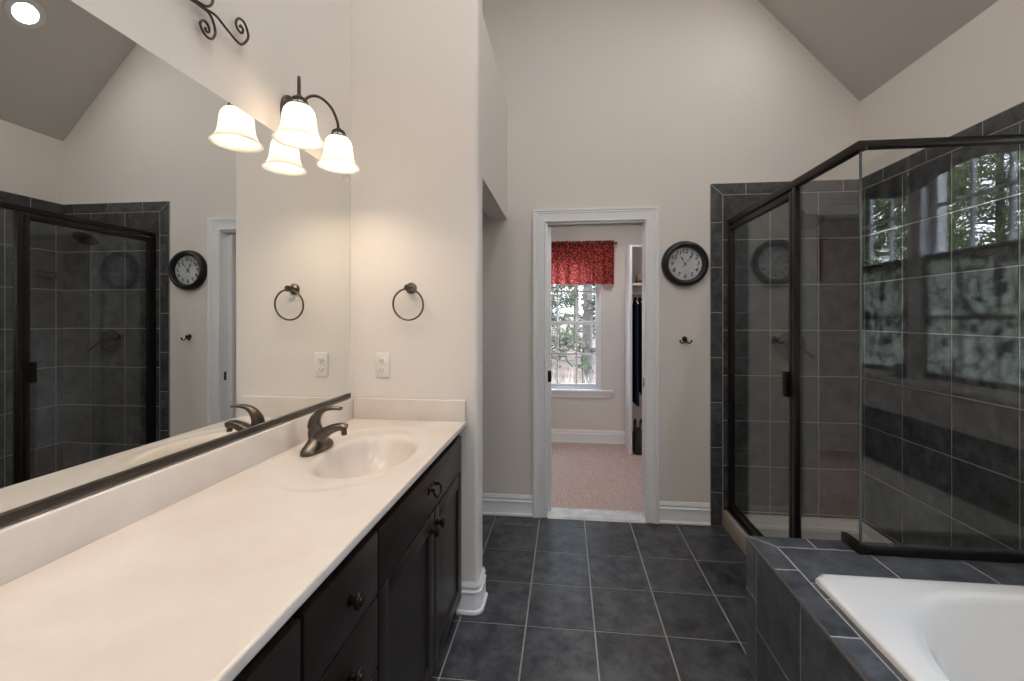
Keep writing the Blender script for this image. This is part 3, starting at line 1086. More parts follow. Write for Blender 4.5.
# fixed panel, notched over the deck
bm = B()
prism(bm, [(XD - 0.003, YM - 0.02, 0.130), (XD - 0.003, YE + 0.006, 0.130), (XD - 0.003, YE + 0.006, ZD + 0.022), (XD - 0.003, YG + 0.006, ZD + 0.022), (XD - 0.003, YG + 0.006, ZR - 0.03), (XD - 0.003, YM - 0.02, ZR - 0.03)], (0.006, 0, 0))
o = obj('fixed_panel', bm, M['glass'], en, None)
o['label'] = 'clear fixed glass panel beside the door'
bm = B()
box(bm, XD + 0.004, XR - 0.02, YG - 0.003, YG + 0.003, ZD + 0.020, ZR - 0.024)
o = obj('side_panel', bm, M['glass'], en, None)
o['label'] = 'clear glass panel standing on the tub deck'
bm = B()
box(bm, XD - 0.0035, XD + 0.003, YG - 0.0035, YG + 0.003, ZD + 0.025, ZR - 0.026, bevel=0.0008)
o = obj('corner_seal', bm, M['seal'], en, None)
o['label'] = 'grey seal joining two glass panels'
# door
DY0, DY1, DZ0, DZ1 = YM + 0.002, YF - 0.043, 0.142, ZR - 0.044
bm = B()
for a, b, c, d in ((DY0, DY0 + 0.030, DZ0, DZ1), (DY1 - 0.022, DY1, DZ0, DZ1), (DY0 + 0.030, DY1 - 0.022, DZ0, DZ0 + 0.030), (DY0 + 0.030, DY1 - 0.022, DZ1 - 0.032, DZ1)):
    box(bm, XD - 0.013, XD + 0.013, a, b, c, d, bevel=0.003)
sdoor = obj('door', bm, M['frame'], en, 30)
bm = B()
box(bm, XD - 0.003, XD + 0.003, DY0 + 0.024, DY1 - 0.016, DZ0 + 0.024, DZ1 - 0.026)
o = obj('glass_pane', bm, M['glass'], sdoor, None)
bm = B()
box(bm, XD - 0.036, XD - 0.012, DY0 + 0.022, DY0 + 0.046, 0.995, 1.115, bevel=0.004)
box(bm, XD + 0.012, XD + 0.036, DY0 + 0.022, DY0 + 0.046, 0.995, 1.115, bevel=0.004)
o = obj('handle', bm, M['orb'], sdoor, 30)

sh = thing('shower_sprayer', 'dark bronze shower head on a bent arm from the far tiled wall', 'shower head', (1.50, YF - 0.01, 2.04))
bm = B()
lathe(bm, [(0.028, 0), (0.028, 0.004), (0.016, 0.012), (0.012, 0.014)], (1.50, YF - 0.0095, 2.035), (0, -1, 0))
obj('flange', bm, M['orb'], sh)
bm = B()
tube(bm, catmull([(1.50, YF - 0.012, 2.035), (1.498, YF - 0.06, 2.045), (1.492, YF - 0.10, 2.035), (1.487, YF - 0.13, 2.00)], 5), 0.009, seg=12)
obj('shower_arm', bm, M['nickel'], sh)
bm = B()
lathe(bm, [(0.0, 0), (0.012, 0.0), (0.014, 0.012), (0.020, 0.022), (0.052, 0.036), (0.072, 0.050), (0.075, 0.058), (0.070, 0.062), (0.0, 0.060)], (1.486, YF - 0.130, 2.004), (-0.12, -0.55, -0.82), seg=28)
obj('spray_head', bm, M['orb'], sh)

sv = thing('shower_valve', 'round dark bronze shower valve with lever on the far tiled wall', 'shower valve', (1.455, YF - 0.01, 1.19))
bm = B()
lathe(bm, [(0.093, 0.0), (0.093, 0.004), (0.084, 0.010), (0.045, 0.014), (0.032, 0.030), (0.028, 0.045), (0.0, 0.047)], (1.455, YF - 0.0105, 1.19), (0, -1, 0), seg=40)
obj('escutcheon', bm, M['orb'], sv)
bm = B()
tube(bm, catmull([(1.455, YF - 0.05, 1.19), (1.485, YF - 0.064, 1.180), (1.530, YF - 0.070, 1.150), (1.565, YF - 0.066, 1.128)], 5), [0.015, 0.011, 0.010, 0.013], seg=12)
obj('lever', bm, M['orb'], sv)

ss = thing('shower_shelf', 'small dark shelf on the right shower wall near the far corner', 'shower shelf', (XR - 0.01, 2.76, 1.70))
bm = B()
box(bm, XR - 0.055, XR - 0.0105, 2.70, 2.82, 1.676, 1.688, bevel=0.004)
obj('tray', bm, M['orb'], ss, 30)
bm = B()
tube(bm, [(XR - 0.012, 2.704, 1.716), (XR - 0.050, 2.704, 1.716), (XR - 0.052, 2.708, 1.716), (XR - 0.052, 2.812, 1.716), (XR - 0.050, 2.816, 1.716), (XR - 0.012, 2.816, 1.716)], 0.004, seg=8)
for q in (2.706, 2.814):
    tube(bm, [(XR - 0.051, q, 1.684), (XR - 0.051, q, 1.716)], 0.003, seg=8, up=(1, 0, 0))
obj('guard_rail', bm, M['orb'], ss, 30)

# ------------------------------------------------------------------ vanity
ZC, XC0, XC1 = 0.894, XL + 0.003, -0.459
vt = thing('countertop', 'long cream cultured marble vanity top with moulded oval sink', 'vanity top', (XL, YC, ZC))
YV0 = -0.128
bm = B()
BOWLS = [(-0.697, 1.43), (-0.697, 0.2385)]


def top_z(x, y):
    z = 0.0
    for bx, by in BOWLS:
        r = math.hypot((x - bx) / 0.150, (y - by) / 0.218)
        if r < 1.25:
            t = 0.030 * math.log1p(math.exp(min(40, (1.0 - r) / 0.030)))
            z -= 0.122 * (1 - max(0.0, 1 - t / 0.80) ** 3.2)
        # softly rolled edge and a faint raised field around the bowl
        z -= 0.0015 * math.exp(-((r - 1.03) / 0.05) ** 2)
        rr = math.hypot((x - bx + 0.035) / 0.245, (y - by) / 0.335)
        z -= 0.0022 / (1 + math.exp((rr - 1.0) / 0.018))
    return z


nx, ny = 120, 420
gx = [XC0 + (XC1 - XC0) * i / nx for i in range(nx + 1)]
gy = [YV0 + (YC - 0.003 - YV0) * j / ny for j in range(ny + 1)]
rows = []
for y in gy:
    row = [bm.verts.new((x, y, ZC + top_z(x, y))) for x in gx]
    for dx, dz in ((0.0022, -0.0007), (0.0037, -0.0022), (0.0043, -0.0045), (0.0043, -0.020), (-0.02, -0.020)):
        row.append(bm.verts.new((XC1 + dx, y, ZC + dz)))
    rows.append(row)
for A, C in zip(rows, rows[1:]):
    for i in range(len(A) - 1):
        bm.faces.new((A[i], A[i + 1], C[i + 1], C[i]))
obj('counter', bm, M['counter'], vt, 60)
bm = B()
box(bm, XL + 0.002, XL + 0.022, YV0, YC - 0.003, ZC - 0.002, 0.992, bevel=0.005, seg=3)
obj('back_splash', bm, M['counter'], vt, 40)
bm = B()
box(bm, XL + 0.022, XC1 + 0.002, YC - 0.022, YC - 0.003, ZC - 0.002, 0.992, bevel=0.005, seg=3)
obj('side_splash', bm, M['counter'], vt, 40)
for bx, by in BOWLS:
    bm = B()
    lathe(bm, [(0.021, 0.0), (0.021, 0.003), (0.016, 0.005), (0.0, 0.004)], (bx, by, ZC - 0.1275), (0, 0, 1))
    o = obj('drain', bm, M['nickel'], vt)
    o['label'] = 'bronze sink drain'

XFR = -0.478


def knob(x, y, z, parent):
    bm = B()
    lathe(bm, [(0.013, 0), (0.013, 0.003), (0.0075, 0.006), (0.0065, 0.013), (0.011, 0.017), (0.0175, 0.020), (0.019, 0.024), (0.0175, 0.0275), (0.0145, 0.029), (0.0125, 0.0285), (0.010, 0.031), (0.0, 0.032)], (x, y, z), (1, 0, 0), seg=20)
    return obj('knob', bm, M['orb'], parent)


def slab_front(name, y0, y1, z0, z1, parent):
    bm = B()
    box(bm, XFR - 0.019, XFR, y0, y1, z0, z1, bevel=0.0025)
    return obj(name, bm, M['wood'], parent, 30)


def shaker(y0, y1, z0, z1, parent):
    bm = B()
    s = 0.058
    for a, b, c, d in ((y0, y0 + s, z0, z1), (y1 - s, y1, z0, z1), (y0 + s, y1 - s, z0, z0 + s), (y0 + s, y1 - s, z1 - s, z1)):
        box(bm, XFR - 0.019, XFR, a, b, c, d, bevel=0.0015)
    d = obj('door', bm, M['wood'], parent, 30)
    bm = B()
    box(bm, XFR - 0.018, XFR - 0.009, y0 + s - 0.008, y1 - s + 0.008, z0 + s - 0.008, z1 - s + 0.008)
    # small stepped bead around the recessed panel
    sweep(bm, [(XFR - 0.009, y0 + s, z0 + s), (XFR - 0.009, y0 + s, z1 - s), (XFR - 0.009, y1 - s, z1 - s), (XFR - 0.009, y1 - s, z0 + s)], [(0, 0), (0, 0.006), (0.005, 0.002), (0.008, 0)], (1, 0, 0), closed=True)
    obj('panel', bm, M['wood'], d, 30)
    return d


def carcass(y0, y1, parent):
    bm = B()
    box(bm, XL + 0.002, XFR - 0.021, y0 + 0.0008, y1 - 0.0008, 0.055, ZC - 0.130)
    box(bm, XFR - 0.040, XFR - 0.021, y0 + 0.0008, y1 - 0.0008, ZC - 0.15, ZC - 0.021)
    box(bm, XL + 0.002, XFR - 0.065, y0 + 0.0008, y1 - 0.0008, 0.0, 0.056)
    for q in (y0 + 0.0008, y1 - 0.0168):
        box(bm, XL + 0.002, XFR - 0.03, q, q + 0.016, ZC - 0.129, ZC - 0.021)
    return obj('body', bm, M['wood_dark'], parent, None)


Y0, Y1 = 1.039, 1.9165
vc = thing('sink_cabinet', 'dark espresso sink cabinet with two doors below the faucet, next to the wall', 'vanity cabinet', (-0.7, Y0, 0))
carcass(Y0, Y1, vc)
ff = slab_front('drawer_front', Y0 + 0.004, Y1 - 0.006, 0.671, 0.826, vc)
bm = B()
yp, zp = 1.478, 0.752
for q in (-0.030, 0.030):
    lathe(bm, [(0.009, 0), (0.008, 0.003), (0.005, 0.006), (0.005, 0.016), (0.007, 0.020), (0.0, 0.021)], (XFR, yp + q, zp + 0.010), (1, 0, 0), seg=14)
tube(bm, catmull([(XFR + 0.016, yp - 0.032, zp + 0.010), (XFR + 0.022, yp - 0.036, zp - 0.004), (XFR + 0.026, yp - 0.018, zp - 0.018), (XFR + 0.026, yp + 0.018, zp - 0.018), (XFR + 0.022, yp + 0.036, zp - 0.004), (XFR + 0.016, yp + 0.032, zp + 0.010)], 6), 0.0042, seg=10, up=(1, 0, 0))
box(bm, XFR, XFR + 0.002, yp - 0.045, yp + 0.045, zp - 0.004, zp + 0.022, bevel=0.0008)
o = obj('bail_pull', bm, M['orb'], ff, 40)
d1 = shaker(Y0 + 0.004, 1.4975, 0.080, 0.664, vc)
knob(XFR, 1.466, 0.606, d1)
d2 = shaker(1.5025, Y1 - 0.006, 0.080, 0.664, vc)
knob(XFR, 1.536, 0.606, d2)
dup(vc, (-0.7, Y0 - 1.1915, 0), 'dark espresso sink cabinet at the near left end of the vanity, mostly out of frame')

Y0, Y1 = 0.725, 1.039
dc = thing('drawer_cabinet', 'dark espresso cabinet with three stacked knobbed drawers in the middle of the vanity', 'drawer cabinet', (-0.7, Y0, 0))
carcass(Y0, Y1, dc)
for z0, z1, kz in ((0.664, 0.826, 0.742), (0.478, 0.657, 0.573), (0.080, 0.471, 0.30)):
    d = slab_front('drawer', Y0 + 0.004, Y1 - 0.004, z0, z1, dc)
    knob(XFR, 0.892, kz, d)

# ---- faucet
fx, fy, fz = -0.894, 1.440, ZC
fc = thing('faucet', 'bronze single-lever faucet on the vanity top behind the sink', 'faucet', (fx, fy, fz))
bm = B()
prev = None
for sx, sy, z in ((0.033, 0.082, 0.000), (0.033, 0.082, 0.008), (0.031, 0.080, 0.015), (0.029, 0.072, 0.022), (0.028, 0.052, 0.031), (0.026, 0.034, 0.042), (0.022, 0.026, 0.054)):
    ring = []
    for k in range(40):
        x, y = superell(2 * PI * k / 40, sx, sy, 2.6)
        ring.append(bm.verts.new((fx + x, fy + y, fz + z)))
    if prev:
        for k in range(40):
            bm.faces.new((prev[k], prev[(k + 1) % 40], ring[(k + 1) % 40], ring[k]))
    else:
        bm.faces.new(list(reversed(ring)))
    prev = ring
bm.faces.new(prev)
obj('base', bm, M['nickel'], fc, 40)
bm = B()
pts = catmull([(fx - 0.004, fy, fz + 0.018), (fx + 0.012, fy, fz + 0.048), (fx + 0.034, fy, fz + 0.066), (fx + 0.064, fy, fz + 0.080), (fx + 0.090, fy, fz + 0.086), (fx + 0.108, fy, fz + 0.082)], 6)
tube(bm, pts, [0.033, 0.030, 0.025, 0.020, 0.0175, 0.0165], [0.026, 0.024, 0.019, 0.0155, 0.0135, 0.013], seg=22, up=(0, 1, 0) if False else (0, 0, 1), power=2.6)
lathe(bm, [(0.0, 0), (0.0105, 0.0), (0.0105, 0.020), (0.009, 0.024), (0.0, 0.023)], (fx + 0.100, fy, fz + 0.080), (0.12, 0, -1), seg=18)
obj('spout', bm, M['nickel'], fc, 45)
bm = B()
lathe(bm, [(0.0, 0.0), (0.027, 0.0), (0.0275, 0.012), (0.026, 0.026), (0.023, 0.040), (0.016, 0.052), (0.0, 0.056)], (fx - 0.004, fy, fz + 0.044), (-0.10, 0, 1), seg=24)
pts = catmull([(fx - 0.012, fy, fz + 0.082), (fx - 0.010, fy, fz + 0.105), (fx + 0.004, fy, fz + 0.130), (fx + 0.028, fy, fz + 0.147), (fx + 0.058, fy, fz + 0.152), (fx + 0.090, fy, fz + 0.151)], 6)
tube(bm, pts, [0.024, 0.021, 0.018, 0.015, 0.0135, 0.012], [0.023, 0.019, 0.014, 0.009, 0.007, 0.006], seg=18, power=2.4)
obj('lever', bm, M['nickel'], fc, 45)
bm = B()
tube(bm, [(fx - 0.022, fy, fz + 0.02), (fx - 0.026, fy, fz + 0.062)], 0.0028, seg=8, up=(1, 0, 0))
lathe(bm, [(0.0, 0), (0.006, 0.001), (0.0065, 0.006), (0.004, 0.010), (0.0, 0.011)], (fx - 0.026, fy, fz + 0.060), (0, 0, 1), seg=14)
obj('lift_rod', bm, M['nickel'], fc, 45)

dup(fc, (fx, fy - 1.1915, fz), 'bronze single-lever faucet behind the second sink at the near end of the vanity')

# ---- mirror
mr = thing('vanity_mirror', 'large frameless wall mirror above the vanity top', 'mirror', (XL, YC, 1.0))
bm = B()
box(bm, XL + 0.001, XL + 0.006, -0.12, 1.893, 1.012, 2.029, bevel=0.0008, seg=1)
obj('mirror_glass', bm, M['mirror'], mr, None)
bm = B()
box(bm, XL + 0.001, XL + 0.0145, -0.12, 1.893, 0.997, 1.0165, bevel=0.0015)
o = obj('bottom_channel', bm, M['strip'], mr, 30)
o['label'] = 'dark bronze channel along the bottom edge'
for q in (1.845, 0.05):
    bm = B()
    box(bm, XL + 0.001, XL + 0.010, q - 0.010, q + 0.010, 2.019, 2.043, bevel=0.003)
    o = obj('mirror_clip', bm, M['plastic'], mr, 30)
    o['label'] = 'small clear clip on the top edge'

# ------------------------------------------------------------------ wall lamps over the mirror
SY, SZ = 1.470, 2.117
sc = thing('wall_lamp', 'bronze two-light wall lamp with frosted bell shades above the mirror near the corner', 'wall lamp', (XL, SY, SZ))
bm = B()
lathe(bm, [(0.056, 0.0), (0.056, 0.005), (0.048, 0.012), (0.030, 0.018), (0.020, 0.026), (0.018, 0.038), (0.012, 0.046), (0.0, 0.048)], (XL + 0.001, SY, SZ + 0.012), (1, 0, 0), seg=28, squash=(1.0, 1.25))
obj('back_plate', bm, M['iron'], sc, 40)
SX = -0.901
for q in (-0.125, 0.125):
    y = SY + q
    s = 1 if q > 0 else -1
    bm = B()
    ax = XL + 0.035
    at = lambda t, z: (ax + (SX - ax) * t, SY + q * t, z)
    tube(bm, catmull([at(0.0, SZ + 0.010), at(0.06, SZ + 0.055), at(0.26, SZ + 0.096), at(0.52, SZ + 0.108), at(0.80, SZ + 0.086), at(0.96, SZ + 0.042), at(1.0, SZ + 0.010)], 7), 0.0054, seg=12, up=(1, 0.3, 0))
    obj('arm', bm, M['iron'], sc, 40)
    bm = B()
    zt = SZ + 0.008
    lathe(bm, [(0.0, 0.006), (0.009, 0.005), (0.013, -0.001), (0.022, -0.005), (0.0245, -0.009), (0.023, -0.013), (0.0, -0.011)], (SX, y, zt), (0, 0, 1), seg=26)
    lathe(bm, [(0.025, -0.028), (0.032, -0.028), (0.033, -0.031), (0.0315, -0.034), (0.025, -0.034)], (SX, y, zt), (0, 0, 1), seg=26)
    for k in range(8):
        a = 2 * PI * (k + 0.5) / 8
        tube(bm, [(SX + 0.0225 * math.cos(a), y + 0.0225 * math.sin(a), zt - 0.010), (SX + 0.029 * math.cos(a), y + 0.029 * math.sin(a), zt - 0.031)], 0.0022, seg=6, up=(1, 0.2, 0))
    fit = obj('shade_fitter', bm, M['iron'], sc, 40)
    bm = B()
    lathe(bm, [(0.012, -0.010), (0.012, -0.045), (0.0, -0.046)], (SX, y, zt), (0, 0, 1), seg=16)
    o = obj('socket', bm, M['plastic'], fit, 40)
    o['label'] = 'pale lamp socket'
    bm = B()
    pr = [(0.021, -0.018), (0.026, -0.029), (0.039, -0.035), (0.0480, -0.048), (0.0520, -0.066), (0.0535, -0.088), (0.0565, -0.109), (0.0630, -0.127), (0.0725, -0.142), (0.0790, -0.1475), (0.0800, -0.150)]
    inn = [(r - 0.003, z - 0.0015) for r, z in reversed(pr[:-1])]
    lathe(bm, pr + inn, (SX, y, zt), (0, 0, 1), seg=44, cap=False)
    o = obj('lamp_shade', bm, M['shade'], sc, 60)
    o['label'] = 'frosted cream glass bell shade'
    bm = B()
    lathe(bm, [(0.0, -0.046), (0.011, -0.048), (0.012, -0.056), (0.018, -0.064), (0.020, -0.072), (0.016, -0.080), (0.008, -0.085), (0.0, -0.086)], (SX, y, zt), (0, 0, 1), seg=20)
    o = obj('bulb', bm, M['bulb'], sc, 60)
    o['label'] = 'glowing bulb'


def lamp_lights(y0):
    for q in (-0.125, 0.125):
        ld = bpy.data.lights.new('bulb_light', 'POINT')
        ld.energy = BULB_WATTS
        ld.color = (1.0, 0.80, 0.58)
        ld.shadow_soft_size = 0.03
        lo = bpy.data.objects.new('bulb_light', ld)
        COL.objects.link(lo)
        lo.location = (SX, y0 + q, SZ - 0.085)


lamp_lights(SY)
dup(sc, (XL, SY - 1.18, SZ), 'bronze two-light wall lamp above the near end of the mirror, out of frame')
lamp_lights(SY - 1.18)

# ---- recessed ceiling lights: one seen in the mirror, the others added as fill
CANS = [((1.385, 2.33), 'round recessed ceiling light in the sloped ceiling, seen in the mirror'),
        ((1.385, 0.55), 'round recessed ceiling light in the sloped ceiling over the tub, out of frame'),
        ((0.25, 1.55), 'round recessed ceiling light in the flat ceiling before the doorway, out of frame'),
        ((-0.45, 0.85), 'round recessed ceiling light in the flat ceiling over the vanity, out of frame'),
        ((0.40, 0.25), 'round recessed ceiling light in the flat ceiling above the camera, out of frame'),
        ((-0.30, -0.65), 'round recessed ceiling light in the flat ceiling behind the vanity end, out of frame'),
        ((0.60, -1.25), 'round recessed ceiling light in the flat ceiling behind the camera, out of frame'),
        ((0.35, 3.75), 'round recessed ceiling light in the room beyond the doorway, out of frame'),
        ((1.05, 4.05), 'round recessed ceiling light by the closet beyond the doorway, out of frame')]
for (x, y), lab in CANS:
    if x > XTOP:
        nrm = V((-SLOPE, 0, -1)).normalized()
        z = cz(x)
    else:
        nrm = V((0, 0, -1))
        z = ZTOP if y < YF else 2.50
    o3 = V((x, y, z))
    cl = thing('ceiling_light', lab, 'ceiling light', o3, 'recessed ceiling lights')
    bm = B()
    lathe(bm, [(0.098, 0.0005), (0.098, 0.005), (0.092, 0.008), (0.064, 0.006), (0.060, 0.0005)], o3, nrm, seg=40, cap=False)
    obj('trim_ring', bm, M['can_trim'], cl, 40)
    bm = B()
    lathe(bm, [(0.061, 0.001), (0.055, 0.0035), (0.0, 0.0045)], o3, nrm, seg=40, cap=False)
    o = obj('lens', bm, M['can_lens_dim' if (x > XTOP and y > 2) else 'can_lens'], cl, 60)
    o['label'] = 'glowing round lens'

# ------------------------------------------------------------------ things on the walls
# wrought-iron scroll above the mirror
wi = thing('wall_scroll', 'wrought iron scroll ornament on the wall above the mirror', 'wall ornament', (XL, 0.86, 2.24))
xs_ = XL + 0.018
S1 = [(0.86, 2.262), (0.93, 2.238), (1.00, 2.228), (1.071, 2.238), (1.114, 2.246), (1.149, 2.236), (1.197, 2.223), (1.219, 2.231), (1.241, 2.268), (1.226, 2.300), (1.203, 2.300), (1.190, 2.278), (1.199, 2.262), (1.214, 2.262), (1.219, 2.276), (1.210, 2.283), (1.206, 2.276)]
S2 = [(1.00, 2.228), (1.055, 2.234), (1.088, 2.237), (1.104, 2.226), (1.114, 2.196), (1.101, 2.169), (1.078, 2.167), (1.063, 2.187), (1.076, 2.204), (1.092, 2.196), (1.091, 2.182), (1.082, 2.180), (1.081, 2.188)]
S3 = [(1.00, 2.228), (1.050, 2.240), (1.084, 2.250), (1.104, 2.275), (1.101, 2.308), (1.076, 2.328), (1.050, 2.318), (1.044, 2.294), (1.060, 2.282), (1.074, 2.292), (1.068, 2.302)]
for mirror_ in (1, -1):
    for nm, S in (('scroll_bar', S1), ('lower_curl', S2), ('upper_curl', S3)):
        bm = B()
        tube(bm, catmull([(xs_, 0.86 + mirror_ * (y - 0.86), z) for y, z in S], 7), 0.0035, seg=10, up=(1, 0, 0))
        obj(nm, bm, M['iron'], wi, 50)
for q in (0.86,):
    bm = B()
    lathe(bm, [(0.008, 0.0), (0.006, 0.003), (0.0045, 0.014), (0.007, 0.022), (0.0, 0.024)], (XL + 0.001, q, 2.262 if q == 0.86 else 2.238), (1, 0, 0), seg=14)
    obj('stud', bm, M['iron'], wi, 50)

tr = thing('towel_ring', 'dark bronze towel ring on the wall at the end of the vanity', 'towel ring', (-0.722, YC, 1.512))
bm = B()
lathe(bm, [(0.027, 0.0), (0.027, 0.004), (0.022, 0.010), (0.014, 0.016), (0.011, 0.036), (0.015, 0.046), (0.015, 0.054), (0.0, 0.057)], (-0.722, YC - 0.0008, 1.512), (0, -1, 0), seg=26)
obj('mount', bm, M['nickel'], tr, 40)
bm = B()
R = 0.072
tube(bm, [(-0.722 + R * math.sin(2 * PI * k / 48), YC - 0.048 + 0.006 * (1 - math.cos(2 * PI * k / 48)), 1.507 - R + R * math.cos(2 * PI * k / 48)) for k in range(48)], 0.0044, seg=12, up=(0, 1, 0), closed=True)
obj('ring', bm, M['nickel'], tr, 60)

ot = thing('wall_outlet', 'white double electrical outlet on the wall above the side splash', 'outlet', (-0.862, YC, 1.148))
bm = B()
box(bm, -0.897, -0.827, YC - 0.0065, YC - 0.0005, 1.089, 1.206, bevel=0.003, seg=3)
obj('cover_plate', bm, M['plastic'], ot, 30)
for q in (1.169, 1.125):
    bm = B()
    lathe(bm, [(0.0168, 0.0), (0.0168, 0.0015), (0.0155, 0.0025), (0.0, 0.0025)], (-0.862, YC - 0.0060, q), (0, -1, 0), seg=28, squash=(1, 0.86))
    rc = obj('receptacle', bm, M['plastic'], ot, 40)
    bm = B()
    for a, b, h in ((-0.0065, 0.0011, 0.0045), (0.0065, 0.0011, 0.0036)):
        box(bm, -0.862 + a - b, -0.862 + a + b, YC - 0.0092, YC - 0.0083, q + 0.002 - h, q + 0.002 + h)
    lathe(bm, [(0.0024, 0.0), (0.0024, 0.0008), (0.0, 0.0008)], (-0.862, YC - 0.0084, q - 0.0085), (0, -1, 0), seg=14)
    o = obj('slots', bm, M['slot'], rc, None)
    o['label'] = 'dark plug slots'
bm = B()
lathe(bm, [(0.003, 0.0), (0.003, 0.001), (0.0, 0.0016)], (-0.862, YC - 0.0063, 1.147), (0, -1, 0), seg=14)
obj('screw', bm, M['plastic'], ot, 40)

# clock
CX, CZ = 0.792, 1.732
ck = thing('wall_clock', 'round wall clock with thick black rim on the far wall', 'clock', (CX, YF, CZ))
bm = B()
lathe(bm, [(0.150, 0.0), (0.1515, 0.010), (0.147, 0.030), (0.138, 0.042), (0.126, 0.046), (0.119, 0.042), (0.117, 0.034), (0.112, 0.033), (0.109, 0.026), (0.108, 0.012), (0.108, 0.0)], (CX, YF - 0.0008, CZ), (0, -1, 0), seg=72, cap=False)
obj('rim', bm, M['black'], ck, 40)
bm = B()
lathe(bm, [(0.110, 0.004), (0.110, 0.012), (0.0, 0.0125)], (CX, YF - 0.0008, CZ), (0, -1, 0), seg=64)
o = obj('dial', bm, M['dial'], ck, 40)
o['label'] = 'pale grey dial'


def text_mesh(bm, body, size, cx_, cy_, place, shear=0.0, extrude=0.0006):
    cu = bpy.data.curves.new('numeral', 'FONT')
    cu.body = body
    cu.size = size
    cu.align_x = 'CENTER'
    cu.align_y = 'CENTER'
    cu.extrude = extrude
    cu.shear = shear
    cu.offset = 0.0006
    cu.resolution_u = 3
    to = bpy.data.objects.new('numeral', cu)
    COL.objects.link(to)
    dg = bpy.context.evaluated_depsgraph_get()
    me = bpy.data.meshes.new_from_object(to.evaluated_get(dg))
    n0 = len(bm.verts)
    bm.from_mesh(me)
    bm.verts.ensure_lookup_table()
    for v in bm.verts[n0:]:
        v.co = place(v.co.x + cx_, v.co.y + cy_, v.co.z)
    bpy.data.objects.remove(to)
    bpy.data.curves.remove(cu)
    bpy.data.meshes.remove(me)


PL = lambda x, y, h: V((CX + x, YF - 0.0138 - h, CZ + y))
bm = B()
for h in range(1, 13):
    a = 2 * PI * h / 12
    text_mesh(bm, str(h), 0.040, 0.083 * math.sin(a), 0.083 * math.cos(a), PL, shear=0.22)
o = obj('numerals', bm, M['ink'], ck, None)
o['label'] = 'black numerals from 1 to 12'
bm = B()
for k in range(60):
    a = 2 * PI * k / 60
    r0 = 0.1005 if k % 5 else 0.099
    w = 0.0005 if k % 5 else 0.0011
    dx, dz = math.sin(a), math.cos(a)
    p = [(r0 * dx + w * dz, r0 * dz - w * dx), (0.104 * dx + w * dz, 0.104 * dz - w * dx), (0.104 * dx - w * dz, 0.104 * dz + w * dx), (r0 * dx - w * dz, r0 * dz + w * dx)]
    prism(bm, [(CX + x, YF - 0.0133, CZ + z) for x, z in p], (0, -0.0006, 0))
obj('minute_track', bm, M['ink'], ck, None)


def hand(name, deg, ln, tail, wd, h):
    bm = B()
    a = math.radians(deg)
    dx, dz = math.sin(a), math.cos(a)
    out = [(-tail, 0.6), (-tail * 0.7, 1.0), (-tail * 0.3, 0.5), (ln * 0.52, 0.5), (ln * 0.62, 1.9), (ln * 0.74, 0.9), (ln, 0.15)]
    L = [(t * dx + w * wd * dz, t * dz - w * wd * dx) for t, w in out]
    Rr = [(t * dx - w * wd * dz, t * dz + w * wd * dx) for t, w in reversed(out)]
    prism(bm, [(CX + x, YF - 0.0135 - h, CZ + z) for x, z in L + Rr], (0, -0.001, 0))
    o = obj(name, bm, M['ink'], ck, None)


hand('hour_hand', 331, 0.060, 0.020, 0.0032, 0.003)
hand('minute_hand', 39, 0.094, 0.030, 0.0028, 0.005)
bm = B()
lathe(bm, [(0.005, 0.0), (0.005, 0.008), (0.0, 0.009)], (CX, YF - 0.0135, CZ), (0, -1, 0), seg=16)
obj('hub', bm, M['ink'], ck, 40)
bm = B()
lathe(bm, [(0.1085, 0.0300), (0.085, 0.0345), (0.05, 0.0375), (0.0, 0.0390), ], (CX, YF - 0.0008, CZ), (0, -1, 0), seg=48, cap=False)
o = obj('cover_glass', bm, M['pane'], ck, 60)
o['label'] = 'domed clear glass cover'

hk = thing('robe_hook', 'small dark double robe hook on the far wall below the clock', 'robe hook', (0.792, YF, 1.225))
bm = B()
lathe(bm, [(0.016, 0.0), (0.016, 0.004), (0.011, 0.008), (0.009, 0.020), (0.012, 0.026), (0.0, 0.029)], (0.792, YF - 0.0008, 1.231), (0, -1, 0), seg=22, squash=(1, 1.2))
obj('mount', bm, M['orb'], hk, 40)
for s in (-1, 1):
    bm = B()
    tube(bm, catmull([(0.792, YF - 0.018, 1.228), (0.792 + s * 0.012, YF - 0.026, 1.212), (0.792 + s * 0.024, YF - 0.032, 1.206), (0.792 + s * 0.034, YF - 0.034, 1.214), (0.792 + s * 0.037, YF - 0.034, 1.226)], 5), [0.005, 0.0045, 0.0042, 0.0045, 0.006], seg=10, up=(0, 1, 0))
    obj('prong', bm, M['orb'], hk, 60)


# ------------------------------------------------------------------ curtains
def cloth(u0, u1, z0, z1, mp, waves, amp, hem=None, nu=150, nv=26, head=0.0, pinch=None):
    """a gathered cloth: folds deepen towards the hem; hem(t) shifts the lower edge"""
    bm = B()
    rows = []
    ph = [random.uniform(0, 2 * PI) for _ in range(3)]
    for j in range(nv + 1):
        v = j / nv
        row = []
        for i in range(nu + 1):
            t = i / nu
            zb_ = z0 + (hem(t) if hem else 0)
            z = z1 + (zb_ - z1) * v
            k = amp * (0.45 + 0.55 * v)
            w = k * (math.sin(2 * PI * waves * t + ph[0]) + 0.45 * math.sin(2 * PI * waves * 1.9 * t + ph[1] + v) + 0.3 * math.sin(2 * PI * waves * 0.47 * t + ph[2]))
            if pinch and v < pinch:
                w += 0.35 * amp * math.sin(2 * PI * waves * 3.1 * t)
            row.append(bm.verts.new(mp(u0 + (u1 - u0) * t, w, z)))
        rows.append(row)
    for A, C in zip(rows, rows[1:]):
        for i in range(nu):
            bm.faces.new((A[i], A[i + 1], C[i + 1], C[i]))
    return bm


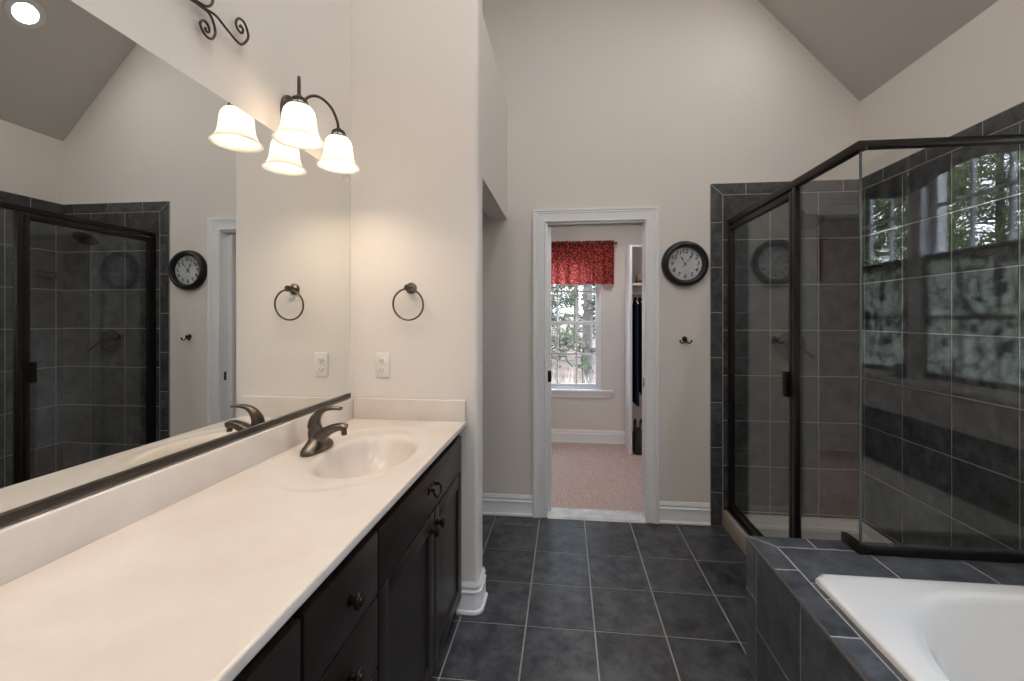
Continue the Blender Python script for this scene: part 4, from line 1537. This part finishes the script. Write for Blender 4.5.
va = thing('valance', 'red floral gathered valance over the window beyond the doorway', 'valance', (0.02, YW, 2.2))
bm = cloth(-0.47, 0.525, 1.737, 2.205, lambda u, w, z: V((u, YW - 0.062 + w, z)), 9, 0.020, nu=300, nv=30, pinch=0.14)
obj('cloth', bm, M['valance'], va, 180)
bm = B()
tube(bm, [(-0.50, YW - 0.062, 2.175), (0.536, YW - 0.062, 2.175)], 0.009, seg=14)
for q, s in ((-0.50, -1), (0.536, 1)):
    lathe(bm, [(0.0, 0), (0.012, 0.002), (0.014, 0.012), (0.010, 0.020), (0.0, 0.022)], (q, YW - 0.062, 2.175), (s, 0, 0), seg=16)
    tube(bm, [(q - s * 0.01, YW - 0.062, 2.175), (q - s * 0.01, YW - 0.001, 2.175)], 0.006, seg=10)
o = obj('curtain_rod', bm, M['iron'], va, 40)
o['label'] = 'dark curtain rod'

for (u0, u1), which in ((WA, 'farther from the shower'), (WB, 'nearer the shower')):
    c1 = thing('cafe_curtain', 'leaf-print cafe curtain on the lower half of the tub window ' + which, 'curtain', (XR, (u0 + u1) / 2, 1.71), 'cafe curtains over the tub')
    bm = cloth(u0 + 0.03, u1 - 0.010, 1.043, 1.705, lambda u, w, z: V((XR + 0.016 + w, u, z)), 7, 0.004, nu=120, nv=12)
    obj('cloth', bm, M['cafe'], c1, 180)
    bm = B()
    tube(bm, [(XR + 0.016, u0 + 0.001, 1.688), (XR + 0.016, u1 - 0.001, 1.688)], 0.006, seg=10)
    obj('curtain_rod', bm, M['iron'], c1, 40)
    c2 = thing('window_valance', 'dark scalloped valance at the top of the tub window ' + which, 'valance', (XR, (u0 + u1) / 2, 2.3), 'scalloped valances over the tub')
    bm = cloth(u0 - 0.01, u1 + 0.012, 2.10, 2.33, lambda u, w, z: V((XR - 0.030 + w, u, z)), 5, 0.006, hem=lambda t: -0.06 * math.cos(PI * t) ** 2, nu=120, nv=14)
    obj('cloth', bm, M['swag'], c2, 180)
    bm = B()
    tube(bm, [(XR - 0.030, u0 - 0.014, 2.31), (XR - 0.030, u1 + 0.016, 2.31)], 0.007, seg=10)
    for q in (u0 - 0.012, u1 + 0.012):
        tube(bm, [(XR - 0.030, q, 2.31), (XR - 0.001, q, 2.31)], 0.005, seg=8)
    obj('curtain_rod', bm, M['iron'], c2, 40)

bm = B()
box(bm, XR - 0.030, XR + 0.02, 0.705, 0.795, 1.038, 1.050, bevel=0.003)
lathe(bm, [(0.030, 0.0), (0.034, 0.004), (0.036, 0.060), (0.033, 0.064), (0.029, 0.060), (0.027, 0.006), (0.0, 0.005)], (XR - 0.002, 0.75, 1.049), (0, 0, 1), seg=4)
cdl = obj('candle_holder', bm, M['black'], None, 30, root=(XR - 0.002, 0.75, 1.037))
tag(cdl, 'small black candle holder on the tub window sill, seen reflected in shower glass', 'candle holder')

# ------------------------------------------------------------------ closet fittings and clothes beyond the doorway
cs = thing('closet_unit', 'white closet side panel with shelf and hanging rod beyond the doorway', 'closet unit', (0.66, YW, 0.0))
bm = B()
box(bm, 0.646, 0.668, 4.285, YW - 0.016, 0.005, 2.105, bevel=0.002)
obj('side_panel', bm, M['white'], cs, 30)
bm = B()
box(bm, 0.662, 1.575, 4.30, YW - 0.016, 1.700, 1.718, bevel=0.002)
obj('shelf', bm, M['white'], cs, 30)
bm = B()
box(bm, 0.662, 1.575, 4.30, YW - 0.016, 2.086, 2.104, bevel=0.002)
obj('shelf', bm, M['white'], cs, 30)
bm = B()
tube(bm, [(0.662, 4.42, 1.625), (1.575, 4.42, 1.625)], 0.013, seg=14)
obj('hanging_rod', bm, M['white'], cs, 40)
bm = B()
box(bm, 0.662, 0.674, 4.385, 4.455, 1.585, 1.70, bevel=0.004)
obj('rod_bracket', bm, M['white'], cs, 30)

GARM = [(0.720, 'navy', 0.50, 'long dark navy garment hanging nearest the white closet panel'),
        (0.765, 'charcoal', 0.62, 'charcoal garment hanging second from the white closet panel'),
        (0.812, 'navy', 0.56, 'dark navy garment hanging third from the white closet panel'),
        (0.858, 'slate_blue', 0.75, 'slate blue garment hanging fourth from the white closet panel')]
for x, mm, zb_, lab in GARM:
    g = thing('hanging_garment', lab, 'garment', (x, 4.42, 1.6), 'clothes hanging on the closet rod')
    bm = B()
    hooks = [(x, 4.42 + 0.019 * math.sin(a), 1.628 + 0.019 * math.cos(a)) for a in [math.radians(d) for d in range(-120, 121, 24)]]
    tube(bm, hooks + [(x, 4.42, 1.590), (x, 4.42, 1.575)], 0.0022, seg=6, up=(1, 0, 0))
    tube(bm, [(x, 4.255, 1.515), (x, 4.42, 1.578), (x, 4.585, 1.515)], 0.006, seg=8, up=(1, 0, 0))
    obj('hanger', bm, M['plastic'], g, 40)
    bm = B()
    prev = None
    ph = random.uniform(0, 6)
    for j in range(25):
        v = j / 24
        z = 1.588 + (zb_ - 1.588) * v
        half = 0.045 + 0.135 * min(1, (v / 0.09)) ** 0.8 + 0.01 * v
        th = 0.009 + 0.008 * min(1, v / 0.1)
        ring = []
        for k in range(36):
            a = 2 * PI * k / 36
            y = 4.42 + half * math.cos(a)
            xx = x + th * math.copysign(abs(math.sin(a)) ** 0.7, math.sin(a)) + 0.004 * v * math.sin(9 * math.cos(a) * 2 + ph)
            ring.append(bm.verts.new((xx, y, z - 0.012 * (math.cos(a) ** 2) * (1 - v))))
        if prev:
            for k in range(36):
                bm.faces.new((prev[k], prev[(k + 1) % 36], ring[(k + 1) % 36], ring[k]))
        else:
            bm.faces.new(list(reversed(ring)))
        prev = ring
    bm.faces.new(prev)
    obj('cloth', bm, M[mm], g, 60)

ht = thing('straw_hat', 'brown straw hat on the closet shelf above the hanging clothes', 'hat', (0.80, 4.43, 1.719))
bm = B()
lathe(bm, [(0.125, 0.012), (0.128, 0.004), (0.12, 0.000), (0.09, 0.004), (0.078, 0.006), (0.076, 0.04), (0.070, 0.085), (0.058, 0.100), (0.03, 0.104), (0.0, 0.096)], (0.80, 4.43, 1.719), (0, 0, 1), seg=36)
obj('hat_body', bm, M['straw_hat'], ht, 60)
bm = B()
lathe(bm, [(0.0785, 0.010), (0.0775, 0.034), (0.0760, 0.034), (0.077, 0.010)], (0.80, 4.43, 1.719), (0, 0, 1), seg=36, cap=False)
o = obj('hat_band', bm, M['hatband'], ht, 60)

hb = thing('handbag', 'black handbag with arched handle on the closet floor', 'handbag', (0.745, 4.40, 0.005))
bm = B()
prev = None
for hw, hd, z in ((0.050, 0.105, 0.005), (0.058, 0.120, 0.02), (0.058, 0.125, 0.10), (0.050, 0.118, 0.18), (0.036, 0.105, 0.225), (0.030, 0.098, 0.232)):
    ring = []
    for k in range(32):
        x, y = superell(2 * PI * k / 32, hw, hd, 4)
        ring.append(bm.verts.new((0.745 + x, 4.40 + y, z)))
    if prev:
        for k in range(32):
            bm.faces.new((prev[k], prev[(k + 1) % 32], ring[(k + 1) % 32], ring[k]))
    else:
        bm.faces.new(list(reversed(ring)))
    prev = ring
bm.faces.new(prev)
obj('bag_body', bm, M['leather'], hb, 40)
for q in (-0.03, 0.03):
    bm = B()
    tube(bm, catmull([(0.745 + q, 4.33, 0.20), (0.745 + q, 4.345, 0.29), (0.745 + q, 4.40, 0.335), (0.745 + q, 4.455, 0.29), (0.745 + q, 4.47, 0.20)], 7), 0.008, seg=10, up=(1, 0, 0))
    obj('handle', bm, M['leather'], hb, 60)

# ------------------------------------------------------------------ outdoors
def hill(x, y):
    d = max(0.0, y - 6.0)
    return -0.55 + 0.085 * d - 0.0006 * d * d + 0.10 * math.sin(x * 0.7 + 1) * min(1, d / 6) + (0.05 * (max(0, x - 5)) if x > 5 else 0)


bm = B()
gx = [-16 + i * 1.0 for i in range(49)]
gy = [-24 + j * 1.0 for j in range(63)]
rows = [[bm.verts.new((x, y, hill(x, y))) for x in gx] for y in gy]
for A, C in zip(rows, rows[1:]):
    for i in range(len(A) - 1):
        bm.faces.new((A[i], A[i + 1], C[i + 1], C[i]))
struct('ground', bm, M['ground'], 'brown leaf-littered ground rising outside the window', 'ground', smooth=60)


def pine_mesh(rng, h, crown0, rad, clumps, blade, wide):
    """trunk and crown of a pine at the origin"""
    bt = B()
    n = 10
    pts = [(0.06 * math.sin(i * 0.7) * (i / n), 0.05 * math.cos(i * 0.9) * (i / n), h * i / n) for i in range(n + 1)]
    tube(bt, pts, [0.13, 0.115, 0.10, 0.085, 0.07, 0.05, 0.03], seg=10, up=(1, 0, 0))
    bc = B()
    for c in range(clumps):
        t = rng.random()
        z = crown0 + (h - crown0) * t
        R = rad * (1 - 0.75 * t) * (0.25 + 0.75 * rng.random() ** 0.6)
        a = rng.random() * 2 * PI
        ctr = V((R * math.cos(a), R * math.sin(a), z + rng.uniform(-0.2, 0.2)))
        if c % 4 == 0:
            tube(bt, [(0, 0, z - 0.12 * R), (ctr.x * 0.55, ctr.y * 0.55, z - 0.02), tuple(ctr)], [0.028, 0.018, 0.007], seg=5)
        for k in range(16):
            d = V((rng.gauss(0, 1), rng.gauss(0, 1), rng.gauss(0.25, 0.7)))
            d.normalize()
            s = d.orthogonal().normalized()
            s = (s * math.cos(k) + d.cross(s) * math.sin(k)) * wide
            L = blade * rng.uniform(0.6, 1.2)
            o = ctr + V((rng.gauss(0, 0.10), rng.gauss(0, 0.10), rng.gauss(0, 0.07)))
            bc.faces.new([bc.verts.new(o - s), bc.verts.new(o + s), bc.verts.new(o + d * L + s * 0.4), bc.verts.new(o + d * L - s * 0.4)])
    return bt, bc


def tree_proto(name, label, mat, group, seed, loc, *a):
    rng = random.Random(seed)
    t = thing(name, label, 'tree', (0, 0, 0), group)
    bt, bc = pine_mesh(rng, *a)
    obj('trunk', bt, M['bark'], t, 60)
    me = obj('foliage', bc, mat, t, None)
    t.location = loc
    return t


PG = 'pines outside the tub windows'
PLAB = 'tall green pine outside the tub windows, seen reflected in shower glass'
p0 = tree_proto('pine_tree', PLAB, M['needle'], PG, 3, (11.6, -9.2, 0.0), 9.5, 0.9, 2.3, 480, 0.38, 0.020)
p1 = tree_proto('pine_tree', PLAB, M['needle'], PG, 5, (6.4, -6.4, -0.5), 10.5, 1.0, 2.3, 480, 0.38, 0.020)
for k, (x, y, rz) in enumerate([(12.2, -15.0, 1.2), (17.0, -13.0, 2.2), (17.2, -6.8, 0.4), (11.6, -3.2, 3.0), (6.6, -12.6, 4.1), (17.6, -19.0, 5.0)]):
    t = dup(p0 if k % 2 else p1, (x, y, hill(x, y)))
    t.rotation_euler = (0, 0, rz)

WT = [(0.50, 9.6, 'tall grey tree trunk seen through the right panes of the window beyond the doorway', 1.0),
      (-0.85, 12.2, 'thinner tree seen through the left panes of the window beyond the doorway', 0.75),
      (1.75, 12.8, 'leafy tree seen behind the right edge of the window beyond the doorway', 0.8),
      (0.45, 16.6, 'hazy green tree far behind the middle of the window beyond the doorway', 0.9),
      (-2.6, 17.5, 'hazy green tree at the far left behind the window beyond the doorway', 0.9)]
w0 = None
for x, y, lab, s in WT:
    if w0 is None:
        w0 = tree_proto('woodland_tree', lab, M['haze_leaf'], 'trees behind the window beyond the doorway', 11, (x, y, hill(x, y) - 0.05), 8.0, 0.7, 1.6, 260, 0.22, 0.022)
    else:
        t = dup(w0, (x, y, hill(x, y) - 0.05), lab)
        t.rotation_euler = (0, 0, x * 7)
        t.scale = (s, s, s)

bm = B()
rng = random.Random(21)
for k in range(900):
    x, y = rng.uniform(-1.6, 2.4), rng.uniform(6.6, 7.8)
    z = hill(x, y)
    h = rng.uniform(0.5, 1.0)
    a = rng.uniform(0, 2 * PI)
    w = 0.009
    dx, dy = math.cos(a) * w, math.sin(a) * w
    lx, ly = rng.gauss(0, 0.12), rng.gauss(0, 0.12)
    v = [bm.verts.new((x - dx, y - dy, z - 0.03)), bm.verts.new((x + dx, y + dy, z - 0.03)), bm.verts.new((x + dx * 0.8 + lx * 0.4, y + dy * 0.8 + ly * 0.4, z + h * 0.6)), bm.verts.new((x - dx * 0.8 + lx * 0.4, y - dy * 0.8 + ly * 0.4, z + h * 0.6)), bm.verts.new((x + lx, y + ly, z + h))]
    bm.faces.new((v[0], v[1], v[2], v[3]))
    bm.faces.new((v[3], v[2], v[4]))
o = obj('dry_grass', bm, M['straw'], None, None)
tag(o, 'pale dry grass growing below the window beyond the doorway', 'grass', kind='stuff')
